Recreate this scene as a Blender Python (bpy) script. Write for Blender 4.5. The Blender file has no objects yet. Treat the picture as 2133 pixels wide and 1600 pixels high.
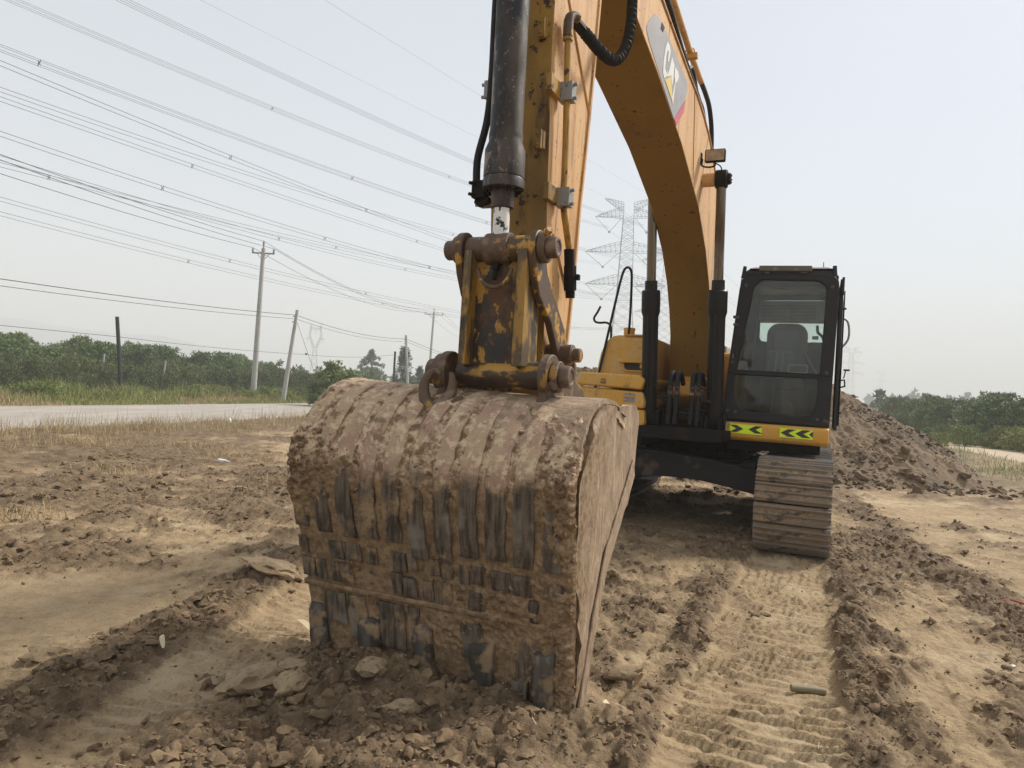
import bpy, math, random
import numpy as np
from mathutils import Vector, Matrix, noise as mnoise
random.seed(7); RNG = np.random.default_rng(11)
SC = bpy.context.scene; COL = SC.collection; PI = math.pi
def lin(c):
    return tuple(((x/255)/12.92 if x/255 <= .04045 else ((x/255+.055)/1.055)**2.4) for x in c)

# ------------------------------------------------------------------ camera
CAM_H = 1.45
cd = bpy.data.cameras.new('camera'); cam = bpy.data.objects.new('camera', cd); COL.objects.link(cam)
cd.sensor_width = 36; cd.lens = 36*1500/2133; cd.clip_start = .05; cd.clip_end = 6000
pitch, roll = math.radians(.46), math.radians(3.2)
fw = Vector((0, math.cos(pitch), math.sin(pitch))); r0 = Vector((1, 0, 0)); u0 = r0.cross(fw)
rt = r0*math.cos(roll)+u0*math.sin(roll); up = -r0*math.sin(roll)+u0*math.cos(roll)
m = Matrix((rt, up, -fw)).transposed().to_4x4(); m.translation = (0, 0, CAM_H); cam.matrix_world = m
SC.camera = cam
# ------------------------------------------------------------------ world: overcast over a Nishita sky
SUN_EL, SUN_AZ = math.radians(44), math.radians(62)        # azimuth measured from +Y towards +X
W = bpy.data.worlds.new('World'); SC.world = W; W.use_nodes = True
nt = W.node_tree; nt.nodes.clear()
def N(t, typ, **k):
    n = t.nodes.new(typ)
    for a, b in k.items(): setattr(n, a, b)
    return n
out = N(nt, 'ShaderNodeOutputWorld'); add = N(nt, 'ShaderNodeAddShader')
b1 = N(nt, 'ShaderNodeBackground'); b2 = N(nt, 'ShaderNodeBackground')
sky = N(nt, 'ShaderNodeTexSky', sky_type='NISHITA', sun_disc=False, sun_elevation=SUN_EL, sun_rotation=SUN_AZ, air_density=1.0, dust_density=.6)
b1.inputs['Strength'].default_value = .05
tc = N(nt, 'ShaderNodeTexCoord'); mp = N(nt, 'ShaderNodeMapping'); mp.inputs['Scale'].default_value = (1, 1, 2.2)
nz = N(nt, 'ShaderNodeTexNoise'); nz.inputs['Scale'].default_value = 1.6; nz.inputs['Detail'].default_value = 6; nz.inputs['Roughness'].default_value = .45
sep = N(nt, 'ShaderNodeSeparateXYZ')
nt.links.new(tc.outputs['Generated'], mp.inputs['Vector']); nt.links.new(mp.outputs[0], nz.inputs['Vector']); nt.links.new(tc.outputs['Generated'], sep.inputs[0])
def math_(t, op, a, b=None, c=None):
    n = t.nodes.new('ShaderNodeMath'); n.operation = op
    for i, x in enumerate((a, b, c)):
        if x is None: continue
        if isinstance(x, (int, float)): n.inputs[i].default_value = x
        else: t.links.new(x, n.inputs[i])
    return n.outputs[0]
g = math_(nt, 'MULTIPLY_ADD', sep.outputs['Z'], .42, .30)
g = math_(nt, 'MULTIPLY_ADD', sep.outputs['X'], .10, g)
g = math_(nt, 'ADD', g, math_(nt, 'MULTIPLY_ADD', nz.outputs['Fac'], .5, -.25))
rp = N(nt, 'ShaderNodeValToRGB'); e = rp.color_ramp.elements
e[0].position = 0; e[0].color = (.50, .497, .478, 1); e[1].position = .85; e[1].color = (.615, .60, .57, 1)
nt.links.new(g, rp.inputs[0]); nt.links.new(rp.outputs[0], b2.inputs['Color']); b2.inputs['Strength'].default_value = .60
nt.links.new(sky.outputs[0], b1.inputs['Color']); nt.links.new(b1.outputs[0], add.inputs[0]); nt.links.new(b2.outputs[0], add.inputs[1]); nt.links.new(add.outputs[0], out.inputs[0])
# ------------------------------------------------------------------ sun behind the cloud
sl = bpy.data.lights.new('sun', 'SUN'); sl.energy = 3.3; sl.angle = math.radians(10); sl.color = (1, .95, .88)
so = bpy.data.objects.new('sun', sl); COL.objects.link(so)
sd = Vector((math.sin(SUN_AZ)*math.cos(SUN_EL), math.cos(SUN_AZ)*math.cos(SUN_EL), math.sin(SUN_EL)))
so.rotation_euler = sd.to_track_quat('Z', 'Y').to_euler()
SC.view_settings.view_transform = 'Standard'; SC.view_settings.look = 'None'; SC.view_settings.exposure = 0.68
SC.render.engine = 'CYCLES'
SC.cycles.volume_bounces = 1; SC.cycles.max_bounces = 8; SC.cycles.transparent_max_bounces = 24

# ------------------------------------------------------------------ materials
def newmat(name):
    mt = bpy.data.materials.new(name); mt.use_nodes = True; t = mt.node_tree
    return mt, t, t.nodes['Principled BSDF']
def setc(sock, c): sock.default_value = (*c[:3], 1)
def mixc(t, fac, a, b, blend='MIX'):
    n = t.nodes.new('ShaderNodeMix'); n.data_type = 'RGBA'; n.blend_type = blend
    if isinstance(fac, (int, float)): n.inputs[0].default_value = fac
    else: t.links.new(fac, n.inputs[0])
    for s, x in ((6, a), (7, b)):
        if isinstance(x, tuple): setc(n.inputs[s], x)
        else: t.links.new(x, n.inputs[s])
    return n.outputs[2]
def noi(t, vec, scale, detail=4, rough=.55, dist=0):
    n = t.nodes.new('ShaderNodeTexNoise'); n.inputs['Scale'].default_value = scale; n.inputs['Detail'].default_value = detail
    n.inputs['Roughness'].default_value = rough; n.inputs['Distortion'].default_value = dist
    if vec is not None: t.links.new(vec, n.inputs['Vector'])
    return n.outputs['Fac']
def step(t, x, lo, hi):
    n = t.nodes.new('ShaderNodeMapRange'); n.interpolation_type = 'SMOOTHSTEP'
    n.inputs['From Min'].default_value = lo; n.inputs['From Max'].default_value = hi; t.links.new(x, n.inputs['Value']); return n.outputs[0]
def stretch(t, vec, s):
    n = t.nodes.new('ShaderNodeMapping'); n.inputs['Scale'].default_value = s; t.links.new(vec, n.inputs['Vector']); return n.outputs[0]
def bump(t, h, strength, dist, prev=None):
    n = t.nodes.new('ShaderNodeBump'); n.inputs['Strength'].default_value = strength; n.inputs['Distance'].default_value = dist
    t.links.new(h, n.inputs['Height'])
    if prev is not None: t.links.new(prev, n.inputs['Normal'])
    return n.outputs[0]
def mk(name, base, layers=(), rough=.6, metal=0., bumps=(), var=.12, spec=.5):
    """base colour, then layers (colour, noise scale, lo, hi, roughness, stretch) laid over it where the noise passes lo..hi"""
    mt, t, p = newmat(name); oc = t.nodes.new('ShaderNodeTexCoord').outputs['Object']
    c = mixc(t, noi(t, oc, 2.3, 5), tuple(x*(1-var) for x in base), tuple(min(1, x*(1+var)) for x in base))
    r = None; rr = rough
    for L in layers:
        col, sc, lo, hi = L[:4]; lr = L[4] if len(L) > 4 else .85; st = L[5] if len(L) > 5 else None
        v = stretch(t, oc, st) if st else oc
        f = step(t, noi(t, v, sc, 7, .62), lo, hi)
        c = mixc(t, f, c, col)
        r = math_(t, 'MULTIPLY_ADD', f, lr-rough, rough) if r is None else r
    t.links.new(c, p.inputs['Base Color']); p.inputs['Metallic'].default_value = metal
    if r is not None: t.links.new(r, p.inputs['Roughness'])
    else: p.inputs['Roughness'].default_value = rough
    p.inputs['Specular IOR Level'].default_value = spec
    nb = None
    for sc, st, d in bumps: nb = bump(t, noi(t, oc, sc, 5, .6), st, d, nb)
    if nb is not None: t.links.new(nb, p.inputs['Normal'])
    return mt
MUD = (.215, .150, .098); MUDD = (.10, .070, .048); TAN = (.40, .30, .19); RUST = (.09, .035, .015); GREASE = (.012, .009, .007)
M = {}
M['paint'] = mk('yellow_paint', (.56, .27, .035), [((.60, .38, .16), 3, .5, .8, .8), (RUST, 30, .70, .73, .8)], .45, bumps=[(60, .08, .002)])
M['paint_clean'] = mk('yellow_paint_clean', (.60, .32, .045), [((.56, .37, .14), 4, .48, .68, .6), ((.14, .06, .02), 38, .645, .66, .8), ((.36, .21, .07), 9, .57, .70, .8, (1, 1, .3))], .38, bumps=[(90, .03, .001)], var=.05)
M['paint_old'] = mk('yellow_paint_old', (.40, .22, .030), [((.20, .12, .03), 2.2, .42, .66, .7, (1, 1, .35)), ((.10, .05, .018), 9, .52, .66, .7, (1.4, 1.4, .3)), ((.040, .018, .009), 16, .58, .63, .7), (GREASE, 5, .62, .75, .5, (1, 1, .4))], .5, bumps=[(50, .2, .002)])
M['paint_skylit'] = mk('skylit_yellow_paint', (.60, .335, .125), [((.60, .39, .20), 3, .4, .7, .85, (1, 1, .3)), ((.48, .255, .085), 5, .50, .64, .8, (1.3, 1.3, .22)), ((.28, .15, .06), 12, .56, .68, .8, (1.5, 1.5, .12)), ((.12, .05, .02), 34, .635, .65, .8)], .55, bumps=[(55, .10, .002)])  # sky-lit tone of the right-hand sides painted in; streaks and chips are wear
M['under'] = mk('shaded_underside_paint', (.25, .135, .018), [((.045, .018, .008), 9, .635, .655, .8, (2, 2, .5)), ((.17, .085, .012), 2.5, .5, .8, .7, (1, 1, .4))], .6, bumps=[(40, .08, .002)], var=.12)  # boom paint with the underside's shade put into the colour; specks are chips
M['grease'] = mk('greasy_plate', (.030, .021, .014), [((.10, .048, .020), 5, .46, .58, .7), ((.40, .215, .032), 10, .535, .56, .6, (1, 1, .45)), ((.14, .06, .025), 20, .6, .64, .7), (GREASE, 4, .5, .7, .35)], .45, bumps=[(70, .25, .003)])
M['hub'] = mk('worn_hub', (.10, .060, .035), [((.45, .25, .05), 11, .55, .60, .6), ((.05, .028, .018), 7, .55, .7, .4), (TAN, 26, .66, .74, .9)], .5, metal=.2, bumps=[(60, .3, .003)])
M['hubmud'] = mk('muddy_hub', (.105, .066, .040), [((.30, .17, .04), 9, .58, .62, .6), ((.20, .14, .09), 11, .5, .66, .9), ((.05, .032, .022), 8, .58, .72, .5)], .65, metal=.1, bumps=[(45, .4, .004)])
M['black'] = mk('black_paint', (.009, .009, .010), [((.035, .030, .026), 6, .60, .80, .85, (1, 1, .5)), ((.14, .11, .09), 22, .72, .80, .9)], .42, bumps=[(60, .06, .001)], spec=.3)
M['blackdust'] = mk('dusty_black_paint', (.014, .013, .014), [((.030, .026, .023), 5, .42, .75, .85, (1, 1, .5)), ((.17, .14, .10), 13, .52, .64, .9, (1, 1, .45)), ((.07, .055, .042), 4, .46, .62, .9, (1, 1, .3)), ((.20, .16, .12), 40, .61, .66, .9)], .45, bumps=[(60, .08, .001)], spec=.35)
M['cabblack'] = mk('cab_black', (.010, .010, .012), [((.028, .026, .026), 4, .45, .8, .7), ((.07, .062, .058), 15, .66, .8, .8)], .42, bumps=[(50, .05, .001)], spec=.35)
M['rubber'] = mk('rubber', (.011, .010, .010), [((.05, .04, .03), 20, .58, .75, .9)], .6, spec=.3)
M['grime'] = mk('grimy_black', (.009, .007, .006), [((.030, .020, .014), 6, .5, .72, .9)], .7, bumps=[(40, .3, .004)], spec=.2)
M['chrome'] = mk('chrome_rod', (.17, .145, .115), [((.10, .065, .04), 5, .5, .72, .5, (1, 1, .2))], .22, metal=1.)
M['rodpaint'] = mk('spattered_rod', (.74, .74, .72), [((.02, .018, .016), 34, .55, .58, .6, (1, 1, .6))], .5)
M['grey'] = mk('grey_metal', (.26, .25, .235), [((.10, .06, .035), 30, .6, .68, .8)], .5, metal=.3, bumps=[(50, .2, .002)])
M['silverplate'] = mk('silver_panel', (.285, .275, .275), [((.34, .33, .335), 8, .45, .7, .6, (.4, .4, 1)), ((.17, .165, .16), 7, .58, .75, .6)], .5, var=.06)
M['white'] = mk('white_vinyl', (.70, .69, .66), [], .5)
M['logoyel'] = mk('logo_yellow', (.68, .50, .12), [], .5)
M['logored'] = mk('logo_red', (.52, .07, .09), [((.55, .22, .20), 25, .6, .7, .6)], .5)
M['lime'] = mk('reflective_lime', (.66, .86, .02), [], .4, var=.03)
M['decalblack'] = mk('decal_black', (.035, .026, .026), [], .5)
M['seat'] = mk('seat_fabric', (.14, .14, .165), [], .85, var=.2)
M['plasticgrey'] = mk('grey_plastic', (.30, .31, .28), [((.22, .22, .20), 6, .5, .7, .6)], .5)
M['dark'] = mk('interior_dark', (.030, .030, .032), [((.06, .06, .058), 7, .5, .7)], .7)
M['cream'] = mk('cream_plastic', (.62, .62, .58), [((.40, .38, .34), 7, .55, .7)], .5)
M['darkred'] = mk('maroon_paint', (.12, .02, .02), [(MUD, 12, .5, .65)], .6)
def beam_mat():
    mt, t, p = newmat('muddy_beam'); oc = t.nodes.new('ShaderNodeTexCoord').outputs['Object']
    ge = t.nodes.new('ShaderNodeNewGeometry'); s = t.nodes.new('ShaderNodeSeparateXYZ'); t.links.new(ge.outputs['Normal'], s.inputs[0])
    f = math_(t, 'ADD', math_(t, 'MULTIPLY', s.outputs['Z'], .8), math_(t, 'MULTIPLY_ADD', noi(t, oc, 4, 6), 2.4, -1.25))
    f = step(t, f, .1, .35)
    c = mixc(t, f, (.010, .011, .013), mixc(t, noi(t, oc, 9, 6), MUDD, (.17, .11, .07)))
    t.links.new(c, p.inputs['Base Color']); p.inputs['Roughness'].default_value = .6
    t.links.new(bump(t, noi(t, oc, 45, 5), .3, .004), p.inputs['Normal']); return mt
M['beam'] = beam_mat()
def bucket_mat(name, plate):
    mt, t, p = newmat(name); oc = t.nodes.new('ShaderNodeTexCoord').outputs['Object']
    s = t.nodes.new('ShaderNodeSeparateXYZ'); t.links.new(oc, s.inputs[0])
    n1 = noi(t, oc, 5, 7, .65); n2 = noi(t, oc, 24, 6, .65); n3 = noi(t, stretch(t, oc, (26, 26, 2.2)), 1.6, 5, .6); n4 = noi(t, oc, 90, 3, .6)
    mud = mixc(t, step(t, n2, .35, .65), (.165, .108, .060), (.30, .205, .118))
    mud = mixc(t, step(t, n1, .52, .72), mud, (.37, .26, .15)); mud = mixc(t, step(t, n4, .60, .70), mud, (.11, .072, .042))
    zz = math_(t, 'ADD', s.outputs['Z'], math_(t, 'MULTIPLY_ADD', n1, .34, -.17))
    dry = mixc(t, step(t, n1, .42, .60), (.45, .325, .21), (.37, .24, .17))
    dry = mixc(t, math_(t, 'MULTIPLY', step(t, n2, .48, .62), .85), dry, (.62, .49, .33)); dry = mixc(t, step(t, n4, .60, .70), dry, (.22, .15, .09))
    dry = mixc(t, step(t, noi(t, oc, 9, 7, .7), .56, .64), dry, (.23, .15, .088))
    up_ = step(t, zz, .98, 1.12)
    if plate:
        st = mixc(t, step(t, n3, .3, .7), (.045, .034, .024), (.165, .132, .098))
        st = mixc(t, step(t, noi(t, oc, 3.1, 3), .58, .68), st, (.21, .185, .15))
        smear = step(t, math_(t, 'ADD', n1, math_(t, 'MULTIPLY_ADD', n3, .25, -.12)), .50, .62)
        low = mixc(t, math_(t, 'MULTIPLY', smear, .85), st, mud)
        c = mixc(t, up_, low, dry)
    else:
        c = mixc(t, up_, mud, mixc(t, step(t, n2, .4, .55), mud, dry))
    t.links.new(c, p.inputs['Base Color'])
    p.inputs['Roughness'].default_value = .7 if plate else .8; p.inputs['Specular IOR Level'].default_value = .2
    nb = bump(t, n4, .7, .005); nb = bump(t, n2, .7, .012, nb); nb = bump(t, noi(t, oc, 11, 5), .4, .02, nb); t.links.new(nb, p.inputs['Normal']); return mt
M['shell'] = bucket_mat('bucket_mud', False); M['plate'] = bucket_mat('bucket_wear_steel', True)
def sideplate_mat():
    mt, t, p = newmat('bucket_side'); oc = t.nodes.new('ShaderNodeTexCoord').outputs['Object']
    n3 = noi(t, stretch(t, oc, (6, 12, 3.5)), 1.7, 8, .7, .8); n1 = noi(t, oc, 4, 6); n2 = noi(t, oc, 30, 6)
    c = mixc(t, step(t, n3, .3, .68), (.20, .13, .08), (.40, .295, .195))
    c = mixc(t, step(t, n3, .60, .72), c, (.52, .42, .30)); c = mixc(t, step(t, n1, .55, .7), c, (.20, .14, .085))
    at = t.nodes.new('ShaderNodeAttribute'); at.attribute_name = 'mud'
    mudc = mixc(t, step(t, n2, .38, .62), (.17, .112, .062), (.31, .215, .125)); c = mixc(t, at.outputs['Fac'], c, mudc)
    t.links.new(c, p.inputs['Base Color']); p.inputs['Roughness'].default_value = .7
    nb = bump(t, n2, .6, .010); t.links.new(bump(t, n3, .4, .006, nb), p.inputs['Normal']); return mt
M['side'] = sideplate_mat()
M['shoe'] = mk('track_shoe_steel', (.075, .058, .045), [((.25, .18, .112), 7, .36, .50, .95), ((.32, .24, .155), 20, .52, .68, .95), ((.10, .095, .10), 13, .64, .72, .4)], .55, bumps=[(45, .6, .006), (120, .4, .003)])
_t = M['shoe'].node_tree; _p = _t.nodes['Principled BSDF']; _at = _t.nodes.new('ShaderNodeAttribute'); _at.attribute_name = 'worn'
_src = _p.inputs['Base Color'].links[0].from_socket; _oc = _t.nodes.new('ShaderNodeTexCoord').outputs['Object']
_t.links.new(mixc(_t, math_(_t, 'MULTIPLY', _at.outputs['Fac'], step(_t, noi(_t, _oc, 6, 4), .38, .55)), _src, (.17, .155, .14)), _p.inputs['Base Color'])
def glass_mat(name, tint, dust):
    mt = bpy.data.materials.new(name); mt.use_nodes = True; t = mt.node_tree; t.nodes.clear()
    o = N(t, 'ShaderNodeOutputMaterial'); tr = N(t, 'ShaderNodeBsdfTransparent'); gl = N(t, 'ShaderNodeBsdfGlossy'); df = N(t, 'ShaderNodeBsdfDiffuse')
    setc(tr.inputs[0], tint); gl.inputs['Roughness'].default_value = .03; setc(df.inputs[0], (.45, .43, .40))
    fr = N(t, 'ShaderNodeFresnel'); fr.inputs[0].default_value = 1.5; m1 = N(t, 'ShaderNodeMixShader'); m2 = N(t, 'ShaderNodeMixShader')
    t.links.new(fr.outputs[0], m1.inputs[0]); t.links.new(tr.outputs[0], m1.inputs[1]); t.links.new(gl.outputs[0], m1.inputs[2])
    oc = t.nodes.new('ShaderNodeTexCoord').outputs['Object']
    f = math_(t, 'MULTIPLY', step(t, noi(t, stretch(t, oc, (1, 1, .4)), 5, 7, .7), .35, .8), dust)
    t.links.new(f, m2.inputs[0]); t.links.new(m1.outputs[0], m2.inputs[1]); t.links.new(df.outputs[0], m2.inputs[2]); t.links.new(m2.outputs[0], o.inputs[0]); return mt
M['glass'] = glass_mat('window_glass', (.88, .93, .91), .07); M['glassdirty'] = glass_mat('dusty_glass', (.50, .56, .53), .20)

# ------------------------------------------------------------------ mesh builder
class MB:
    def __init__(s): s.v = []; s.f = []; s.m = []
    def add(s, vs, fs, m=0):
        o = len(s.v); s.v += [tuple(x) for x in vs]; s.f += [tuple(o+i for i in f) for f in fs]; s.m += [m]*len(fs); return s
    def box(s, c, d, rot=None, m=0):
        vs = [Vector((x*d[0]/2, y*d[1]/2, z*d[2]/2)) for x in (-1, 1) for y in (-1, 1) for z in (-1, 1)]
        if rot is not None: vs = [rot @ v for v in vs]
        return s.add([v+Vector(c) for v in vs], [(0, 1, 3, 2), (4, 6, 7, 5), (0, 4, 5, 1), (2, 3, 7, 6), (0, 2, 6, 4), (1, 5, 7, 3)], m)
    def prism(s, pts0, pts1, m=0, ms=None):      # two matching 3D loops joined into a solid
        n = len(pts0); s.add(list(pts0)+list(pts1), [tuple(range(n))[::-1]], m)
        o = len(s.v)-2*n; s.f.append(tuple(o+n+i for i in range(n))); s.m.append(m if ms is None else ms)
        for i in range(n): j = (i+1) % n; s.f.append((o+i, o+j, o+n+j, o+n+i)); s.m.append(m)
        return s
    def tube(s, pts, r, n=10, m=0, caps=True, smooth=0):
        P = [Vector(p) for p in pts]
        if smooth:
            Q = []
            for i in range(len(P)-1):
                a, b, c, d = P[max(i-1, 0)], P[i], P[i+1], P[min(i+2, len(P)-1)]
                for k in range(smooth):
                    t = k/smooth; Q.append(.5*((2*b)+(c-a)*t+(2*a-5*b+4*c-d)*t*t+(3*b-a-3*c+d)*t**3))
            R = r; P = Q+[P[-1]]
            if isinstance(r, (list, tuple)):
                R = [r[min(int(i/smooth), len(r)-1)]*(1-(i % smooth)/smooth)+r[min(int(i/smooth)+1, len(r)-1)]*((i % smooth)/smooth) for i in range(len(P))]
            r = R
        rs = r if isinstance(r, (list, tuple)) else [r]*len(P)
        T = [(P[min(i+1, len(P)-1)]-P[max(i-1, 0)]).normalized() for i in range(len(P))]
        x = T[0].orthogonal().normalized(); vs = []
        for i, p in enumerate(P):
            x = (x-T[i]*x.dot(T[i])).normalized(); y = T[i].cross(x)
            vs += [p+rs[i]*(x*math.cos(2*PI*k/n)+y*math.sin(2*PI*k/n)) for k in range(n)]
        fs = [(i*n+k, i*n+(k+1) % n, (i+1)*n+(k+1) % n, (i+1)*n+k) for i in range(len(P)-1) for k in range(n)]
        if caps: fs += [tuple(range(n))[::-1], tuple((len(P)-1)*n+k for k in range(n))]
        return s.add(vs, fs, m)
    def lathe(s, p, d, prof, n=28, m=0):         # prof: (distance along d, radius)
        d = Vector(d).normalized(); x = d.orthogonal().normalized(); y = d.cross(x); p = Vector(p); vs = []
        for t, r in prof: vs += [p+d*t+max(r, 1e-4)*(x*math.cos(2*PI*k/n)+y*math.sin(2*PI*k/n)) for k in range(n)]
        L = len(prof); fs = [(i*n+k, i*n+(k+1) % n, (i+1)*n+(k+1) % n, (i+1)*n+k) for i in range(L-1) for k in range(n)]
        fs += [tuple(range(n))[::-1], tuple((L-1)*n+k for k in range(n))]
        return s.add(vs, fs, m)
    def build(s, name, mats, parent=None, bevel=0, angle=35, seg=2, **props):
        me = bpy.data.meshes.new(name); me.from_pydata(s.v, [], s.f)
        for mt in (mats if isinstance(mats, (list, tuple)) else [mats]): me.materials.append(M[mt] if isinstance(mt, str) else mt)
        me.polygons.foreach_set('material_index', s.m); me.update()
        import bmesh
        b = bmesh.new(); b.from_mesh(me); bmesh.ops.recalc_face_normals(b, faces=b.faces); b.to_mesh(me); b.free()
        me.polygons.foreach_set('use_smooth', [True]*len(me.polygons))
        me.set_sharp_from_angle(angle=math.radians(angle))
        o = bpy.data.objects.new(name, me); COL.objects.link(o)
        if parent is not None: o.parent = parent
        if bevel:
            bv = o.modifiers.new('bevel', 'BEVEL'); bv.width = bevel; bv.segments = seg; bv.limit_method = 'ANGLE'; bv.angle_limit = math.radians(35); bv.harden_normals = False
        for k, v in props.items(): o[k] = v
        return o
def npmesh(name, V, F, mats, parent=None, smooth=True, midx=None, **props):
    me = bpy.data.meshes.new(name); V = np.asarray(V, np.float32); F = np.asarray(F, np.int32); k = F.shape[1]
    me.vertices.add(len(V)); me.vertices.foreach_set('co', V.ravel()); me.loops.add(F.size); me.loops.foreach_set('vertex_index', F.ravel())
    me.polygons.add(len(F)); me.polygons.foreach_set('loop_start', np.arange(0, F.size, k, dtype=np.int32)); me.polygons.foreach_set('loop_total', np.full(len(F), k, np.int32))
    if midx is not None: me.polygons.foreach_set('material_index', np.asarray(midx, np.int32))
    me.polygons.foreach_set('use_smooth', np.full(len(F), smooth)); me.update(calc_edges=True); me.validate()
    for mt in mats: me.materials.append(M[mt] if isinstance(mt, str) else mt)
    o = bpy.data.objects.new(name, me); COL.objects.link(o)
    if parent is not None: o.parent = parent
    for kk, v in props.items(): o[kk] = v
    return o
def attr(o, name, vals):
    a = o.data.attributes.new(name, 'FLOAT', 'POINT'); a.data.foreach_set('value', np.asarray(vals, np.float32))
def empty(name, loc=(0, 0, 0), rz=0, **props):
    o = bpy.data.objects.new(name, None); COL.objects.link(o); o.location = loc; o.rotation_euler = (0, 0, rz); o.empty_display_size = .3
    for k, v in props.items(): o[k] = v
    return o
# vectorised noise
_perm = RNG.permutation(256); _perm = np.concatenate([_perm, _perm]); _g = RNG.normal(size=(256, 2)); _g /= np.linalg.norm(_g, axis=1)[:, None]
def perlin(x, y):
    xi = np.floor(x).astype(int); yi = np.floor(y).astype(int); xf = x-xi; yf = y-yi; xi &= 255; yi &= 255
    w = lambda t: t*t*t*(t*(t*6-15)+10)
    def gr(i, j, a, b):
        g_ = _g[_perm[_perm[(xi+i) & 255]+((yi+j) & 255)] & 255]; return g_[..., 0]*a+g_[..., 1]*b
    u, v = w(xf), w(yf)
    a = gr(0, 0, xf, yf)*(1-u)+gr(1, 0, xf-1, yf)*u; b = gr(0, 1, xf, yf-1)*(1-u)+gr(1, 1, xf-1, yf-1)*u
    return (a*(1-v)+b*v)*1.5
def fbm(x, y, o=4, g_=.5, rid=False):
    r = 0; a = 1; s = 0
    for k in range(o):
        n = perlin(x*2**k+17.3*k, y*2**k-9.1*k); r = r+a*((1-2*np.abs(n)) if rid else n); s += a; a *= g_
    return r/s
def worley(x, y, seed=0):                        # rounded lumps, 0..1
    xi = np.floor(x).astype(int); yi = np.floor(y).astype(int); best = np.zeros_like(x)
    for i in (-1, 0, 1):
        for j in (-1, 0, 1):
            h = _perm[(_perm[(xi+i+seed) & 255]+yi+j) & 255]; h2 = _perm[(h+57) & 255]; h3 = _perm[(h+131) & 255]
            px = xi+i+h/255.; py = yi+j+h2/255.; r = .35+.45*h3/255.
            d = np.sqrt((x-px)**2+(y-py)**2)/r; best = np.maximum(best, np.sqrt(np.clip(1-d*d, 0, 1))*r)
    return best
def ss(x, a, b):
    t = np.clip((x-a)/(b-a), 0, 1); return t*t*(3-2*t)

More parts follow.
